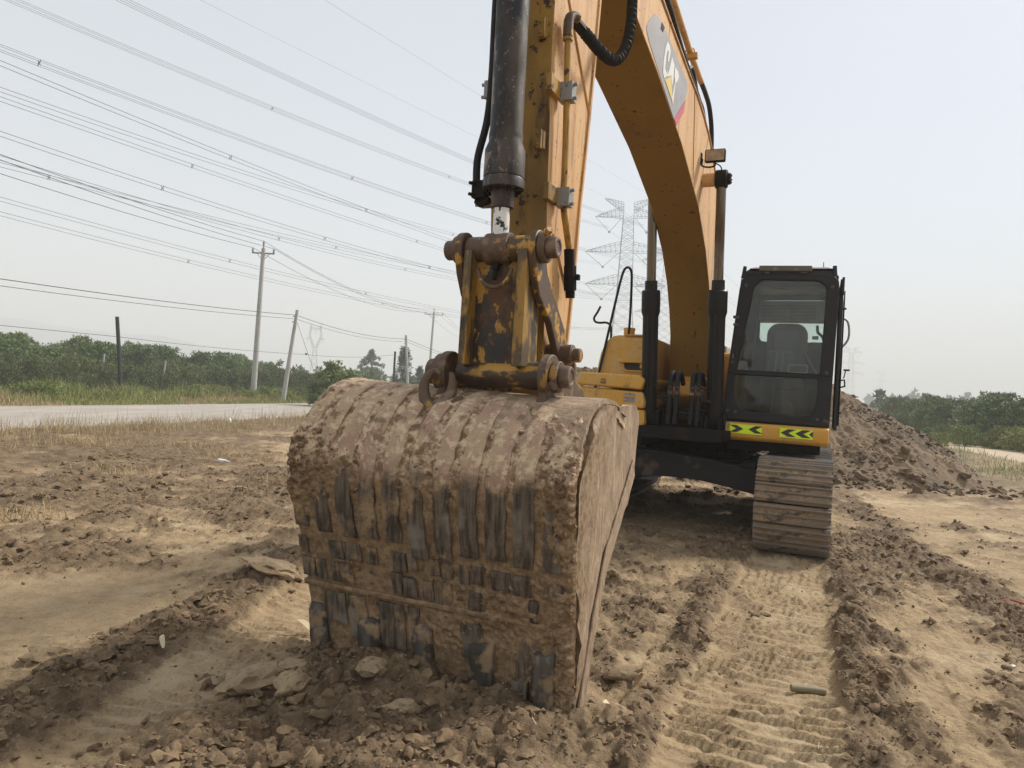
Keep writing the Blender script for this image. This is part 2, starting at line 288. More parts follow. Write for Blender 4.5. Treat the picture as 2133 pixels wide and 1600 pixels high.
# ------------------------------------------------------------------ ground
A = math.radians(23.5); OX, OY = 2.43, 9.30; CA, SA = math.cos(A), math.sin(A)
def to_uv(x, y):
    dx, dy = x-OX, y-OY; return dx*CA-dy*SA, -dx*SA-dy*CA
def to_xy(u, v): return OX+u*CA-v*SA, OY-u*SA-v*CA
ROAD_A = math.radians(13.5); RDX, RDY = math.sin(ROAD_A), math.cos(ROAD_A)   # road direction
def road_s(x, y): return (x+13.4)*RDY-(y-18.9)*RDX       # signed distance to the road axis, + on this side
def berm(d, w): return np.exp(-(d/w)**2)
def terrain(x, y):
    """height, clod amount (0 packed sand .. 1 loose dark soil; rib steps carry painted shade)"""
    u, v = to_uv(x, y)
    wob = .07*perlin(x*.9, y*.9)+.03*perlin(x*3.1, y*3.1)
    u = u+wob; big = fbm(x*.35+5, y*.35, 3); mid = fbm(x*1.7, y*1.7, 4)
    near = ss(-y, -40, -22)
    c = .38+.75*big+.9*mid+.55*fbm(x*4.3, y*4.3, 4)+.25*fbm(x*13, y*13, 3)+.28*np.exp(-((u-.1)/1.0)**2)*ss(v, 1.0, 3.0)*(1-ss(v, 5.2, 6.2))
    # region edits
    farleft = ss(-x, 1.8, 3.2)*ss(y, 6.6, 8.3)*(1-ss(y, 12, 15)); c = c+.30*farleft
    tan1 = np.exp(-((x+2.75)/.95)**2-((y-4.25)/.72)**2); tan2 = .6*np.exp(-((x+3.1)/1.6)**2-((y-6.6)/.45)**2)
    c = c-1.0*tan1-.6*tan2+.22*ss(-x, 1.2, 2.4)*ss(y, 5.6, 7)
    strip = np.exp(-((x+4.2)/1.6)**2-((y-5.3)/.55)**2); c = c+.7*strip
    tanr = ss(u, 1.95, 2.2)*ss(v, -4.5, -3)*.26; c = c-tanr+.5*ss(fbm(u*1.3+4, v*.45, 4), .12, .4)*ss(u, 1.9, 2.1)
    bandu = 1.8+.05*np.clip(v+2, 0, 9)+.018*np.clip(v+2, 0, 9)**2*.8
    c = c+.95*berm(u-bandu-.25, .26)*ss(v, -3.5, -1.5)
    # the track print of this machine (right of the picture)
    du = np.abs(u-1.25); inp = (1-ss(du, .31, .36))*ss(v, -2.3, -2.0)
    bl = np.maximum(berm(du-.46, .13), .75*berm(du-.55, .24)*(du > .5)*ss(fbm(x*1.5, y*1.5, 3), -.25, .2))*ss(v, 1.6, 2.2)*(1+.3*perlin(x*2, y*2)); 
    bl = bl*np.where(u > 1.25, 1.1, .9)*(.45+.75*ss(fbm(x*1.9+3, y*1.9, 3), -.3, .2))
    # older print left of the bucket
    cl = -1.32+.10*(y-2.7)+wob; dl = np.abs(x-cl); inl = (1-ss(dl, .27, .33))*(1-ss(y, 4.8, 5.4))*ss(y, -1, 0)
    bL = berm(x-(cl-.56), .27)*(1-ss(y, 5.6, 6.4))
    # loose heap round the bucket foot
    hu, hv = to_uv(x, y); heap = np.exp(-np.clip(((hu+.15)/.95)**2+((hv-6.75)/.62)**2, 0, 30)**1.3)
    heap2 = ss(hv, 6.2, 6.9)*np.exp(-np.clip((hu+.12)/.72, -5, 5)**4)*(1-ss(hv, 9, 10))
    hp = np.clip(np.maximum(heap, heap2), 0, 1)
    c = np.clip(c, 0, 1); c = np.maximum(c, np.clip(1.15*hp, 0, 1)); c = np.maximum(c, np.clip(1.1*bL, 0, 1)); c = np.maximum(c*(1-inp), np.clip(1.15*bl, 0, 1)*(1-inp))
    c = np.clip(c*(1-inl*(1-hp)), 0, 1)
    lo = worley(x*8, y*8, 3)*.055+worley(x*17, y*17, 9)*.034+worley(x*36, y*36, 21)*.016
    lum = np.clip(c*.9+.18*(1-tan1), 0, 1.1)*(lo+.03*fbm(x*5, y*5, 4)+.026*fbm(x*19, y*19, 3)-.012*np.abs(fbm(x*11, y*11, 3))*2+.010)*near*1.0
    h = .045*big+.02*mid+lum+.008*fbm(x*9, y*9, 4)*near+.007*fbm(x*34, y*34, 3)*ss(-y, -9, -7)
    # grouser ribs across the prints
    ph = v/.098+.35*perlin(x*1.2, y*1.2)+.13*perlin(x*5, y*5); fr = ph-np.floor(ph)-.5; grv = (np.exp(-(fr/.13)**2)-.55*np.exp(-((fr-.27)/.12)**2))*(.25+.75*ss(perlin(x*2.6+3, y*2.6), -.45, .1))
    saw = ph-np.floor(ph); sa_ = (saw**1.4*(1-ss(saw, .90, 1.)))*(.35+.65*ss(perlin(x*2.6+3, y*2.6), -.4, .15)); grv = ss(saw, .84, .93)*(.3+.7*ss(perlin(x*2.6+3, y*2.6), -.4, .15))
    h = h*(1-.5*inp)+inp*(-.012+.036*sa_+.014*fbm(x*6, y*6, 3)+.014*np.abs(fbm(x*9+y*4, y*26, 3))+.008*worley(x*22, y*22, 8)*3*ss(perlin(x*4, y*4+3), 0, .4))
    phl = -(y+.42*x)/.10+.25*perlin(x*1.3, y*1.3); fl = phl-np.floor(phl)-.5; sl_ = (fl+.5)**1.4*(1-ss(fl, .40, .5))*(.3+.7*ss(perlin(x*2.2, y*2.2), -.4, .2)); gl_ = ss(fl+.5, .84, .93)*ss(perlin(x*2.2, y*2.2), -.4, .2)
    h = h+inl*(1-hp)*(-.010+.034*sl_)
    c = np.clip(c+inp*np.clip(grv, 0, 1)*.45*ss(perlin(x*3.3, y*3.3), -.3, .3)+inp*.45*ss(fbm(x*2.6, y*2.6, 4), .05, .4)+inl*(1-hp)*np.clip(gl_, 0, 1)*.4, 0, 1)  # painted shade on the rib steps, via soil mask; fbm patches are loose soil
    # faint older prints on the sand both sides
    p3 = np.sin(((x*.35+y)/.14+.6*perlin(x, y))*PI); om = (1-c)*ss(perlin(x*.8+9, y*.8), -.1, .3)*near*(1-inp)*(1-inl)
    p4 = np.sin(((x*.9-y*.35)/.11+.5*perlin(x+5, y))*PI); om2 = ss(perlin(x*.7-4, y*.7+2), .0, .35)*near*(1-inp)*(1-inl)
    h = h+.015*np.abs(p3)**.6*om+.013*np.abs(p4)**.6*om2*(1-c)+.006*np.abs(fbm(x*7, y*7, 4))*near
    h = h+.038*bl*(.6+1.6*fbm(x*2.6, y*2.6, 3))+.060*bL*(.8+.9*fbm(x*2.3, y*2.3, 3))+.13*hp*(.75+.5*fbm(x*2.2, y*2.2, 3))
    # hollow under the machine
    h = h-.02*np.exp(-((u)/1.0)**4-((v)/2.0)**4)
    # road bed and the strip beyond
    rs = road_s(x, y); onr = (1-ss(np.abs(rs), 3.6, 4.1)); h = h*(1-onr)+onr*.0
    bank = np.exp(-((rs-5.4)/1.1)**2)*(.02+.10*fbm(x*.5, y*.5, 3)); h = h+bank
    far = ss(np.hypot(x, y), 60, 200); h = h*(1-far)
    # under the road sheet it stays flat; clod amount off there
    wet_shade = np.clip(c, 0, 1)
    return h, wet_shade*(1-onr), inp+inl*(1-hp), rs
def axis(lo, hi, d0, d1, s0, g_, gmax):
    a = [d0]; 
    x = d0
    while x < d1: x += s0(x); a.append(x)
    st = s0(x)
    while x < hi: st = min(st*g_, gmax); x += st; a.append(x)
    x = d0; st = s0(x)
    while x > lo: st = min(st*1.12, gmax); x -= st; a.insert(0, x)
    return np.array(a)
gx1 = axis(-1900, 1900, -3.2, 3.6, lambda x: .0125, 1.022, 120); 
xs = [ -3.2 ]; st = .0125
while xs[0] > -1900: st = min(st*1.022, 120); xs.insert(0, xs[0]-st)
gx = np.concatenate([np.array(xs[:-1]), gx1[gx1 >= -3.2]])
gy = axis(-1900, 1900, 2.1, 14, lambda y: .0095*(max(y, 2.3)/2.5)**1.25, 1.03, 120)
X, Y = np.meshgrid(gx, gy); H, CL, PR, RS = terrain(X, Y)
nx, ny = len(gx), len(gy); idx = np.arange(nx*ny).reshape(ny, nx)
F = np.stack([idx[:-1, :-1], idx[:-1, 1:], idx[1:, 1:], idx[1:, :-1]], -1).reshape(-1, 4)
def ground_mat():
    mt, t, p = newmat('soil'); ge = t.nodes.new('ShaderNodeNewGeometry'); pos = ge.outputs['Position']
    at = t.nodes.new('ShaderNodeAttribute'); at.attribute_name = 'clod'; cl = at.outputs['Fac']
    a2 = t.nodes.new('ShaderNodeAttribute'); a2.attribute_name = 'verge'; vg = a2.outputs['Fac']
    a3 = t.nodes.new('ShaderNodeAttribute'); a3.attribute_name = 'path'; pt = a3.outputs['Fac']
    n1 = noi(t, pos, 1.1, 6, .6); n2 = noi(t, pos, 7, 7, .65); n3 = noi(t, pos, 45, 6, .7); n4 = noi(t, pos, 190, 3, .7)
    sand = mixc(t, step(t, n2, .35, .68), (.45, .328, .185), (.33, .232, .132))
    sand = mixc(t, step(t, n3, .55, .72), sand, (.185, .122, .066)); sand = mixc(t, step(t, n1, .5, .68), sand, (.50, .385, .235)); sand = mixc(t, step(t, n4, .60, .74), sand, (.16, .11, .065))
    dark = mixc(t, step(t, n2, .35, .65), (.118, .079, .045), (.245, .170, .098)); dark = mixc(t, step(t, n3, .52, .7), dark, (.30, .205, .115)); dark = mixc(t, step(t, n4, .58, .70), dark, (.065, .045, .030))
    dark = mixc(t, step(t, noi(t, pos, 2.3, 5, .6), .64, .74), dark, (.15, .085, .062))
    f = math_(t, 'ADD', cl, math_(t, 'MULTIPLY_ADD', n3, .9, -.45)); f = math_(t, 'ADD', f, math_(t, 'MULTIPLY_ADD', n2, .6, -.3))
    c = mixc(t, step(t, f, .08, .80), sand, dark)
    gr = mixc(t, step(t, noi(t, pos, .5, 6, .6), .4, .6), (.20, .155, .07), (.085, .105, .035)); gr = mixc(t, step(t, noi(t, pos, 5, 6, .7), .4, .7), gr, (.26, .20, .10))
    c = mixc(t, vg, c, gr); c = mixc(t, pt, c, (.50, .40, .27))
    t.links.new(c, p.inputs['Base Color']); p.inputs['Roughness'].default_value = .85; p.inputs['Specular IOR Level'].default_value = .25
    nb = bump(t, n4, .7, .005); nb = bump(t, n3, .8, .020, nb); nb = bump(t, noi(t, pos, 19, 5, .65), .5, .03, nb); t.links.new(nb, p.inputs['Normal']); return mt
M['soil'] = ground_mat()
ground = npmesh('ground', np.stack([X.ravel(), Y.ravel(), H.ravel()], 1), F, ['soil'], kind='structure')
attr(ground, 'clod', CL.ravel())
def verge_f(x, y, rs):
    left = ss(-rs, 3.7, 4.6)*.95
    u, v = to_uv(x, y); rgt = ss(x-.28*y, 4.0, 6.5)*ss(y, 13, 17)*(.5+.5*ss(perlin(x*.3, y*.3), -.3, .2))
    return np.clip(np.maximum(np.maximum(left, rgt), ss(np.hypot(x, y), 45, 70)), 0, 1)
def path_f(x, y):                                # the pale dirt track at the right edge of the picture
    cxp = 14.9+.205*(y-20)+.004*(y-20)**2; return (1-ss(np.abs(x-(18.7+.30*(y-26))), .9, 1.5))*ss(y, 16, 20)*(1-ss(y, 55, 65))
attr(ground, 'verge', (verge_f(X, Y, RS)*(1-path_f(X, Y))).ravel()); attr(ground, 'path', path_f(X, Y).ravel())
def gz(x, y):
    h = terrain(np.array([float(x)]), np.array([float(y)]))[0]; return float(h[0])
# the road: a sheet above the ground
M['road'] = mk('dusty_concrete', (.34, .30, .25), [((.41, .365, .31), 1.4, .4, .65, .85, (1, .25, 1)), ((.33, .27, .20), .8, .55, .72, .9), ((.28, .24, .19), 12, .66, .8)], .8, bumps=[(60, .3, .003)])
rm = MB(); L = 700
for i in range(140):
    t0, t1 = -150+i*L/140, -150+(i+1)*L/140
    q = [(-13.4+RDX*t+RDY*s, 18.9+RDY*t-RDX*s, .012) for t in (t0, t1) for s in (-3.75, 3.75)]
    rm.add(q, [(0, 1, 3, 2)])
rm.build('road', 'road', kind='structure')

# ------------------------------------------------------------------ loose clods (stuff)
def ico(sub):
    import bmesh
    b = bmesh.new(); bmesh.ops.create_icosphere(b, subdivisions=sub, radius=1); b.verts.ensure_lookup_table()
    V = np.array([v.co[:] for v in b.verts]); Fc = np.array([[v.index for v in f.verts] for f in b.faces]); b.free(); return V, Fc
def lumps(sub, nvar, rough):
    V, Fc = ico(sub); out = []
    for k in range(nvar):
        d = np.array([1+rough*mnoise.fractal(Vector(v)*1.3+Vector((k*7.1, 0, 0)), 1, 2, 4) + .55*rough*mnoise.noise(Vector(v)*3.1+Vector((0, k*3.3, 0))) for v in V])
        W_ = V*d[:, None]; cut = RNG.normal(size=(7, 3)); cut /= np.linalg.norm(cut, axis=1)[:, None]
        for cv in cut:                            # broken facets
            s_ = W_@cv; lim = .72+.2*RNG.random(); W_ = W_-np.outer(np.clip(s_-lim, 0, None), cv)*.7
        out.append(W_)
    return out, Fc
def scatter(name, xs_, ys_, zs_, sizes, sub, mat, nvar=9, rough=.9, squash=.7, **props):
    vars_, Fc = lumps(sub, nvar, rough); n = len(xs_); nv = len(vars_[0]); V = np.empty((n*nv, 3)); Fo = np.empty((n*len(Fc), 3), int)
    for i in range(n):
        a, b, c_ = RNG.random(3)*2*PI; ca, sa, cb, sb = math.cos(a), math.sin(a), math.cos(b), math.sin(b)
        R_ = np.array([[ca, -sa, 0], [sa, ca, 0], [0, 0, 1]])@np.array([[cb, 0, sb], [0, 1, 0], [-sb, 0, cb]])
        s_ = sizes[i]*np.array([1, .65+.5*RNG.random(), squash*(.7+.5*RNG.random())])
        V[i*nv:(i+1)*nv] = ((vars_[i % nvar]@R_.T)*s_)@np.array([[math.cos(c_), -math.sin(c_), 0], [math.sin(c_), math.cos(c_), 0], [0, 0, 1]]).T+(xs_[i], ys_[i], zs_[i])
        Fo[i*len(Fc):(i+1)*len(Fc)] = Fc+i*nv
    o = npmesh(name, V, Fo, [mat], **props); o.data.set_sharp_from_angle(angle=math.radians(60)); return o
def clod_mat(name, a, b, c3, sc=5):
    mt, t, p = newmat(name); pos = t.nodes.new('ShaderNodeNewGeometry').outputs['Position']
    c = mixc(t, step(t, noi(t, pos, sc, 5), .38, .62), a, b); c = mixc(t, step(t, noi(t, pos, 200, 3), .58, .7), c, tuple(x_*.6 for x_ in a)); c = mixc(t, step(t, noi(t, pos, 30, 6, .7), .5, .7), c, c3)
    t.links.new(c, p.inputs['Base Color']); p.inputs['Roughness'].default_value = .85; p.inputs['Specular IOR Level'].default_value = .25
    nb = bump(t, noi(t, pos, 160, 4, .7), .5, .003); t.links.new(bump(t, noi(t, pos, 55, 5, .65), .6, .008, nb), p.inputs['Normal']); return mt
M['clod'] = clod_mat('soil_clod', (.118, .079, .045), (.23, .158, .090), (.30, .21, .12))
M['slab'] = clod_mat('dry_slab', (.25, .18, .105), (.34, .25, .15), (.17, .118, .068))
n = 150000; cx_ = RNG.uniform(-6.5, 7, n); cy_ = 2.1+RNG.random(n)**1.5*9.5
h_, c_, p_, r_ = terrain(cx_, cy_)
keep = RNG.random(n) < (c_**1.4)*.95+.09; keep &= (RNG.random(n) < np.clip(3.6/cy_, .25, 1)) 
keep &= RNG.random(n) < .72
cx_, cy_, h_ = cx_[keep], cy_[keep], h_[keep]; c_ = c_[keep]
sz = (.55+.45*ss(c_, 0, .3))*np.clip(.0044*np.exp(RNG.exponential(.56, len(cx_))), 0, .034)*(.55+.6*c_)*np.clip(.85+cy_*.05, 1, 1.5)
big_ = sz > .016
scatter('soil_clods', cx_[~big_], cy_[~big_], h_[~big_]+sz[~big_]*.2, sz[~big_], 1, 'clod', kind='stuff', label='small dark crumbs of loose soil scattered over the churned ground', category='soil')
scatter('earth_lumps', cx_[big_], cy_[big_], h_[big_]+sz[big_]*.02, sz[big_], 2, 'clod', kind='stuff', label='fist-sized broken lumps of dark soil along the track edges', category='soil')
# that stand out
def slab(x, y, s, rz, label, flat=.45, mat='slab', dz=0):
    vars_, Fc = lumps(3, 1, .5); V = vars_[0]*np.array([s, s*.72, s*flat])
    V += np.array([[.02*s*mnoise.noise(Vector(v)*40/s) for _ in range(3)] for v in V])
    o = npmesh('earth_clod', V, Fc, [mat], label=label, category='earth clod', group='dry clods of earth round the bucket')
    o.data.set_sharp_from_angle(angle=math.radians(30))
    o.location = (x, y, gz(x, y)+s*flat*.35+dz); o.rotation_euler = (random.uniform(-.25, .25), random.uniform(-.25, .25), rz); return o
slab(-1.00, 3.05, .15, .5, 'largest flat slab of dry earth at the lower left of the bucket', .38)
slab(-.83, 2.98, .085, 1.2, 'rounded tan clod just right of the largest flat earth slab, near the bottom edge')
slab(-.90, 3.27, .12, -.2, 'thin pale slab lying directly above the rounded tan clod, left of the bucket', .3)
slab(-.36, 2.92, .075, .3, 'tan angular clod at bottom centre in front of the bucket teeth')
slab(.36, 3.02, .05, 2.2, 'small pale upright clod to the right of the bucket near corner', .8)
slab(.52, 3.10, .085, .9, 'dusty clod with a grey top, right of the small pale upright clod', .55)
slab(.62, 3.62, .10, 2.5, 'flat greyish slab leaning beside the right-hand track ridge, right of the bucket', .4)
slab(-.55, 3.2, .07, 2.9, 'cracked clod in front of the second bucket tooth from the left', .6)
slab(-1.55, 4.95, .19, .3, 'pale flat sandy slab on top of the soil ridge left of the bucket', .25)
slab(-2.12, 3.45, .10, .8, 'broken upturned slab at the edge of the smooth sand patch', .5)
slab(3.55, 4.6, .06, 1.1, 'dark round clod alone on the sandy ground at right', .7, 'clod')
slab(2.95, 3.35, .055, 2.1, 'dark clod on the rippled sand near the bottom right corner', .7, 'clod')
slab(-1.75, 4.3, .045, 1., 'small dark lump sitting alone on the smooth sand patch', .8, 'clod')

# ------------------------------------------------------------------ dirt mound behind the machine
M['mound'] = clod_mat('mound_soil', (.10, .068, .041), (.185, .128, .074), (.26, .185, .108), .9)
mxs = np.linspace(-3.5, 13.5, 560); mys = np.linspace(12.2, 23.5, 400); MX, MY = np.meshgrid(mxs, mys)
def mound_h(x, y):
    wx = x+.5*perlin(x*.5, y*.5)+.12*perlin(x*2.1, y*2.1); wy = y+.4*perlin(x*.4+8, y*.4)
    ridge = 2.12+.16*perlin(x*.45+2, y*0)-.22*np.exp(-((x-4.3)/1.3)**2); dy_ = np.where(wy < 17.2, (17.2-wy)/3.9, (wy-17.2)/3.4)
    yy = np.clip(dy_, 0, 3); ends = np.where(wx > 7.3, (wx-7.3)/3.5, 0)+np.where(wx < .4, (.4-wx)/2.8, 0)
    d = np.sqrt(yy**2+ends**2*1.0); h = ridge*np.clip(1-d, -.2, 1)
    h = np.where(h > 0, h, h)+.10*fbm(x*1.1, y*1.1, 4)*np.clip(h+.4, 0, 1)
    rr = fbm(x*.9+3*perlin(x*.3, y*.3), y*.25, 3, rid=True)
    h += np.clip(h, 0, .5)*(.06*worley(x*2.3, y*2.3, 5)+.16*fbm(x*3.3, y*3.3, 4)+.05*worley(x*9, y*9, 17)+.12*fbm(x*10, y*10, 3)+.05*rr)
    return h-.06
MH = mound_h(MX, MY); idx = np.arange(MX.size).reshape(MX.shape)
F = np.stack([idx[:-1, :-1], idx[:-1, 1:], idx[1:, 1:], idx[1:, :-1]], -1).reshape(-1, 4)
npmesh('dirt_mound', np.stack([MX.ravel(), MY.ravel(), MH.ravel()], 1), F, ['mound'], kind='structure')
n = 16000; a_ = RNG.uniform(-2, 13, n); b_ = RNG.uniform(12.4, 18, n); hh = mound_h(a_, b_); k_ = hh > -.02
a_, b_, hh = a_[k_], b_[k_], hh[k_]; s_ = np.clip(.011*np.exp(RNG.exponential(.5, len(a_))), 0, .06)*(.3+1.2*ss(fbm(a_*.8, b_*.8, 3), -.3, .3))
scatter('mound_clods', a_, b_, hh, s_, 1, 'mound', kind='stuff', label='clods of earth lying on the slope of the soil heap behind the excavator', category='soil')

n = 420; a_ = RNG.uniform(3, 11.3, n); b_ = 13.3+.10*(a_-8)**2*(a_ > 8)*.35+RNG.normal(0, .45, n); hh = np.maximum(mound_h(a_, b_), terrain(a_, b_)[0])
scatter('heap_foot_lumps', a_, b_, hh+.01, np.clip(.028*np.exp(RNG.exponential(.55, n)), 0, .13), 2, 'mound', kind='stuff', label='bigger lumps of earth rolled to the foot of the soil heap', category='soil')

# ================================================================== EXCAVATOR
EX = empty('excavator', (OX, OY, 0), -A, label='muddy yellow tracked excavator with its bucket curled down on the soil', category='excavator')
def q(u, v, z): return (u, -v, z)
def vz(pts, u): return [q(u, a, b) for a, b in pts]                  # loop in the side plane
def uz(pts, v): return [q(a, v, b) for a, b in pts]                  # loop in the front plane
def side_prism(mb, pts, ua, ub, m=0, ms=None): return mb.prism(vz(pts, ua), vz(pts, ub), m, ms)
def front_prism(mb, pts, va, vb, m=0): return mb.prism(uz(pts, va), uz(pts, vb), m)
def ring(mb, outer, inner, d0, d1, plane, n=64, m=0):
    """frame between two outlines, from depth d0 to d1"""
    def res(P):
        P = [Vector(p) for p in P]; c = sum(P, Vector((0, 0)))/len(P); o = []
        Lg = [(P[(i+1) % len(P)]-P[i]).length for i in range(len(P))]; T = sum(Lg)
        return P, Lg, T
    def sample(P, Lg, T, k):
        d = k*T; i = 0
        while d > Lg[i] and i < len(Lg)-1: d -= Lg[i]; i += 1
        return P[i]+(P[(i+1) % len(P)]-P[i])*(d/Lg[i])
    Pi, Li, Ti = res(inner); ci = sum(Pi, Vector((0, 0)))/len(Pi)
    inn = [sample(Pi, Li, Ti, k/n) for k in range(n)]; outp = []
    Po = [Vector(p) for p in outer]
    for s_ in inn:                               # cast from the centre through the inner point to the outer outline
        d = s_-ci; best = None
        for i in range(len(Po)):
            a, b = Po[i], Po[(i+1) % len(Po)]; e_ = b-a; den = d.x*e_.y-d.y*e_.x
            if abs(den) < 1e-9: continue
            t = ((a.x-ci.x)*e_.y-(a.y-ci.y)*e_.x)/den; w = ((a.x-ci.x)*d.y-(a.y-ci.y)*d.x)/den
            if t > 0 and -1e-6 <= w <= 1+1e-6 and (best is None or t > best): best = t
        outp.append(ci+d*(best or 1.1))
    # snap nearest samples to the outer corners
    for c_ in Po:
        k = min(range(n), key=lambda k: (outp[k]-c_).length); outp[k] = c_.copy()
    f3 = (lambda p, d: q(p.x, d, p.y)) if plane == 'f' else (lambda p, d: q(d, p.x, p.y))
    vs = [f3(p, d) for d in (d0, d1) for L_ in (outp, inn) for p in L_]; fs = []
    for k in range(n):
        j = (k+1) % n; fs += [(k, j, n+j, n+k), (2*n+k, 3*n+k, 3*n+j, 2*n+j), (k, 2*n+k, 2*n+j, j), (n+k, n+j, 3*n+j, 3*n+k)]
    mb.add(vs, fs, m); return mb
def rrect(x0, x1, y0, y1, r, n=6, rs=None):
    rs = rs or (r, r, r, r); P = []
    for (cx, cy, a, rr) in ((x1-rs[0], y1-rs[0], 0, rs[0]), (x0+rs[1], y1-rs[1], 90, rs[1]), (x0+rs[2], y0+rs[2], 180, rs[2]), (x1-rs[3], y0+rs[3], 270, rs[3])):
        P += [(cx+rr*math.cos(math.radians(a+90*k/n)), cy+rr*math.sin(math.radians(a+90*k/n))) for k in range(n+1)]
    return P
def bolt(mb, p, d, r=.014, h=.012, m=0, n=6): mb.lathe(p, d, [(0, r*1.35), (h*.3, r*1.35), (h*.31, r), (h, r*.95)], n, m)

def bolts(name, mat, par, spots, r, h):
    for p_, d_ in spots: w = MB(); bolt(w, p_, d_, r, h); w.build(name, mat, par)
M['weld'] = mk('weld_seam', (.26, .14, .06), [], .6); M['boltgrey'] = mk('bolt_head', (.055, .05, .048), [], .5); M['hubyel'] = mk('hub_yellow', (.45, .25, .035), [((.05, .03, .018), 6, .43, .50, .5, (.5, 1, 1)), ((.08, .02, .025), 9, .62, .68), ((.015, .011, .008), 3, .56, .7, .4)], .45, bumps=[(60, .3, .003)])
# ---- bucket ------------------------------------------------------
U0, U1 = -.862, .56
PROF = [(5.90, 1.370), (6.05, 1.415), (6.20, 1.436), (6.32, 1.432), (6.44, 1.390), (6.54, 1.305), (6.60, 1.20), (6.645, 1.08), (6.65, .95), (6.635, .80), (6.60, .62), (6.57, .42), (6.55, .22), (6.54, .04), (6.535, -.10)]
def prof_dense(n):
    P = [Vector(p) for p in PROF]; out = []
    for i in range(len(P)-1):
        a, b, c, d = P[max(i-1, 0)], P[i], P[i+1], P[min(i+2, len(P)-1)]
        for k in range(24):
            t = k/24; out.append(.5*((2*b)+(c-a)*t+(2*a-5*b+4*c-d)*t*t+(3*b-a-3*c+d)*t**3))
    out.append(P[-1]); Ls = [0]
    for i in range(1, len(out)): Ls.append(Ls[-1]+(out[i]-out[i-1]).length)
    s = np.linspace(0, Ls[-1], n); vx = np.interp(s, Ls, [p.x for p in out]); vy = np.interp(s, Ls, [p.y for p in out])
    tx, ty = np.gradient(vx), np.gradient(vy); l = np.hypot(tx, ty); return s, vx, vy, -ty/l, tx/l, Ls[-1]
NS, NU = 420, 330
s_, pv, pz, nv_, nz_, SL = prof_dense(NS)
if nv_[NS//2] < 0: nv_, nz_ = -nv_, -nz_
def s_at_z(z):
    k = np.where(s_ > .45)[0]; return float(np.interp(-z, -pz[k], s_[k]))
uu = np.linspace(U0, U1, NU); UU, SS = np.meshgrid(uu, s_)
ZZ = pz[:, None]+0*UU
topf = ss(ZZ, 1.02, 1.2)
md = .010+.012*fbm(UU*3, SS*3, 4)+.006*fbm(UU*14, SS*14, 4)+topf*(.010+.012*np.clip(fbm(UU*4+8, SS*2.5, 4)*2, -.6, 1))
lump = worley(UU*9, SS*9, 2)*.018+worley(UU*20, SS*20, 4)*.018+worley(UU*42, SS*42, 14)*.013+.012*fbm(UU*30, SS*30, 3)
edge = np.maximum(berm(UU-U0, .20), berm(UU-U1, .13)); band = berm(ZZ-1.03, .13)
msk = np.clip(.1+1.3*fbm(UU*1.6+4, SS*2.2, 4)+.95*edge*band*1.6+.30*band+.55*berm(UU-U1, .12)*ss(1.2-ZZ, 0, .3)+.35*berm(ZZ-.48, .12)*fbm(UU*2, SS, 2)-.5*berm(ZZ-.84, .13)*(1-edge), 0, 1.2)
lump = lump*(1-.45*topf*(1-edge))
disp = md+lump*msk*1.25+.025*edge*band
disp *= 1-.9*ss(SS, SL-.10, SL)
PVv = pv[:, None]+nv_[:, None]*disp; PZz = pz[:, None]+nz_[:, None]*disp
rnd = np.minimum(UU-U0, U1-UU); rr_ = .065*(UU > 0)+.045*(UU <= 0); tq = np.clip(1-rnd/rr_, 0, 1); rd = rr_*(1-np.sqrt(np.clip(1-tq*tq, 0, 1)))*.85; PVv = PVv-nv_[:, None]*rd; PZz = PZz-nz_[:, None]*rd
PZz = PZz-.050*(UU-U0)/1.4*ss(PZz, 1.05, 1.38)
back = np.stack([UU.ravel(), -PVv.ravel(), PZz.ravel()], 1); idx = np.arange(NS*NU).reshape(NS, NU)
Fb = np.stack([idx[:-1, :-1], idx[:-1, 1:], idx[1:, 1:], idx[1:, :-1]], -1).reshape(-1, 4)
bucket = npmesh('bucket', back, Fb, ['shell'], EX)
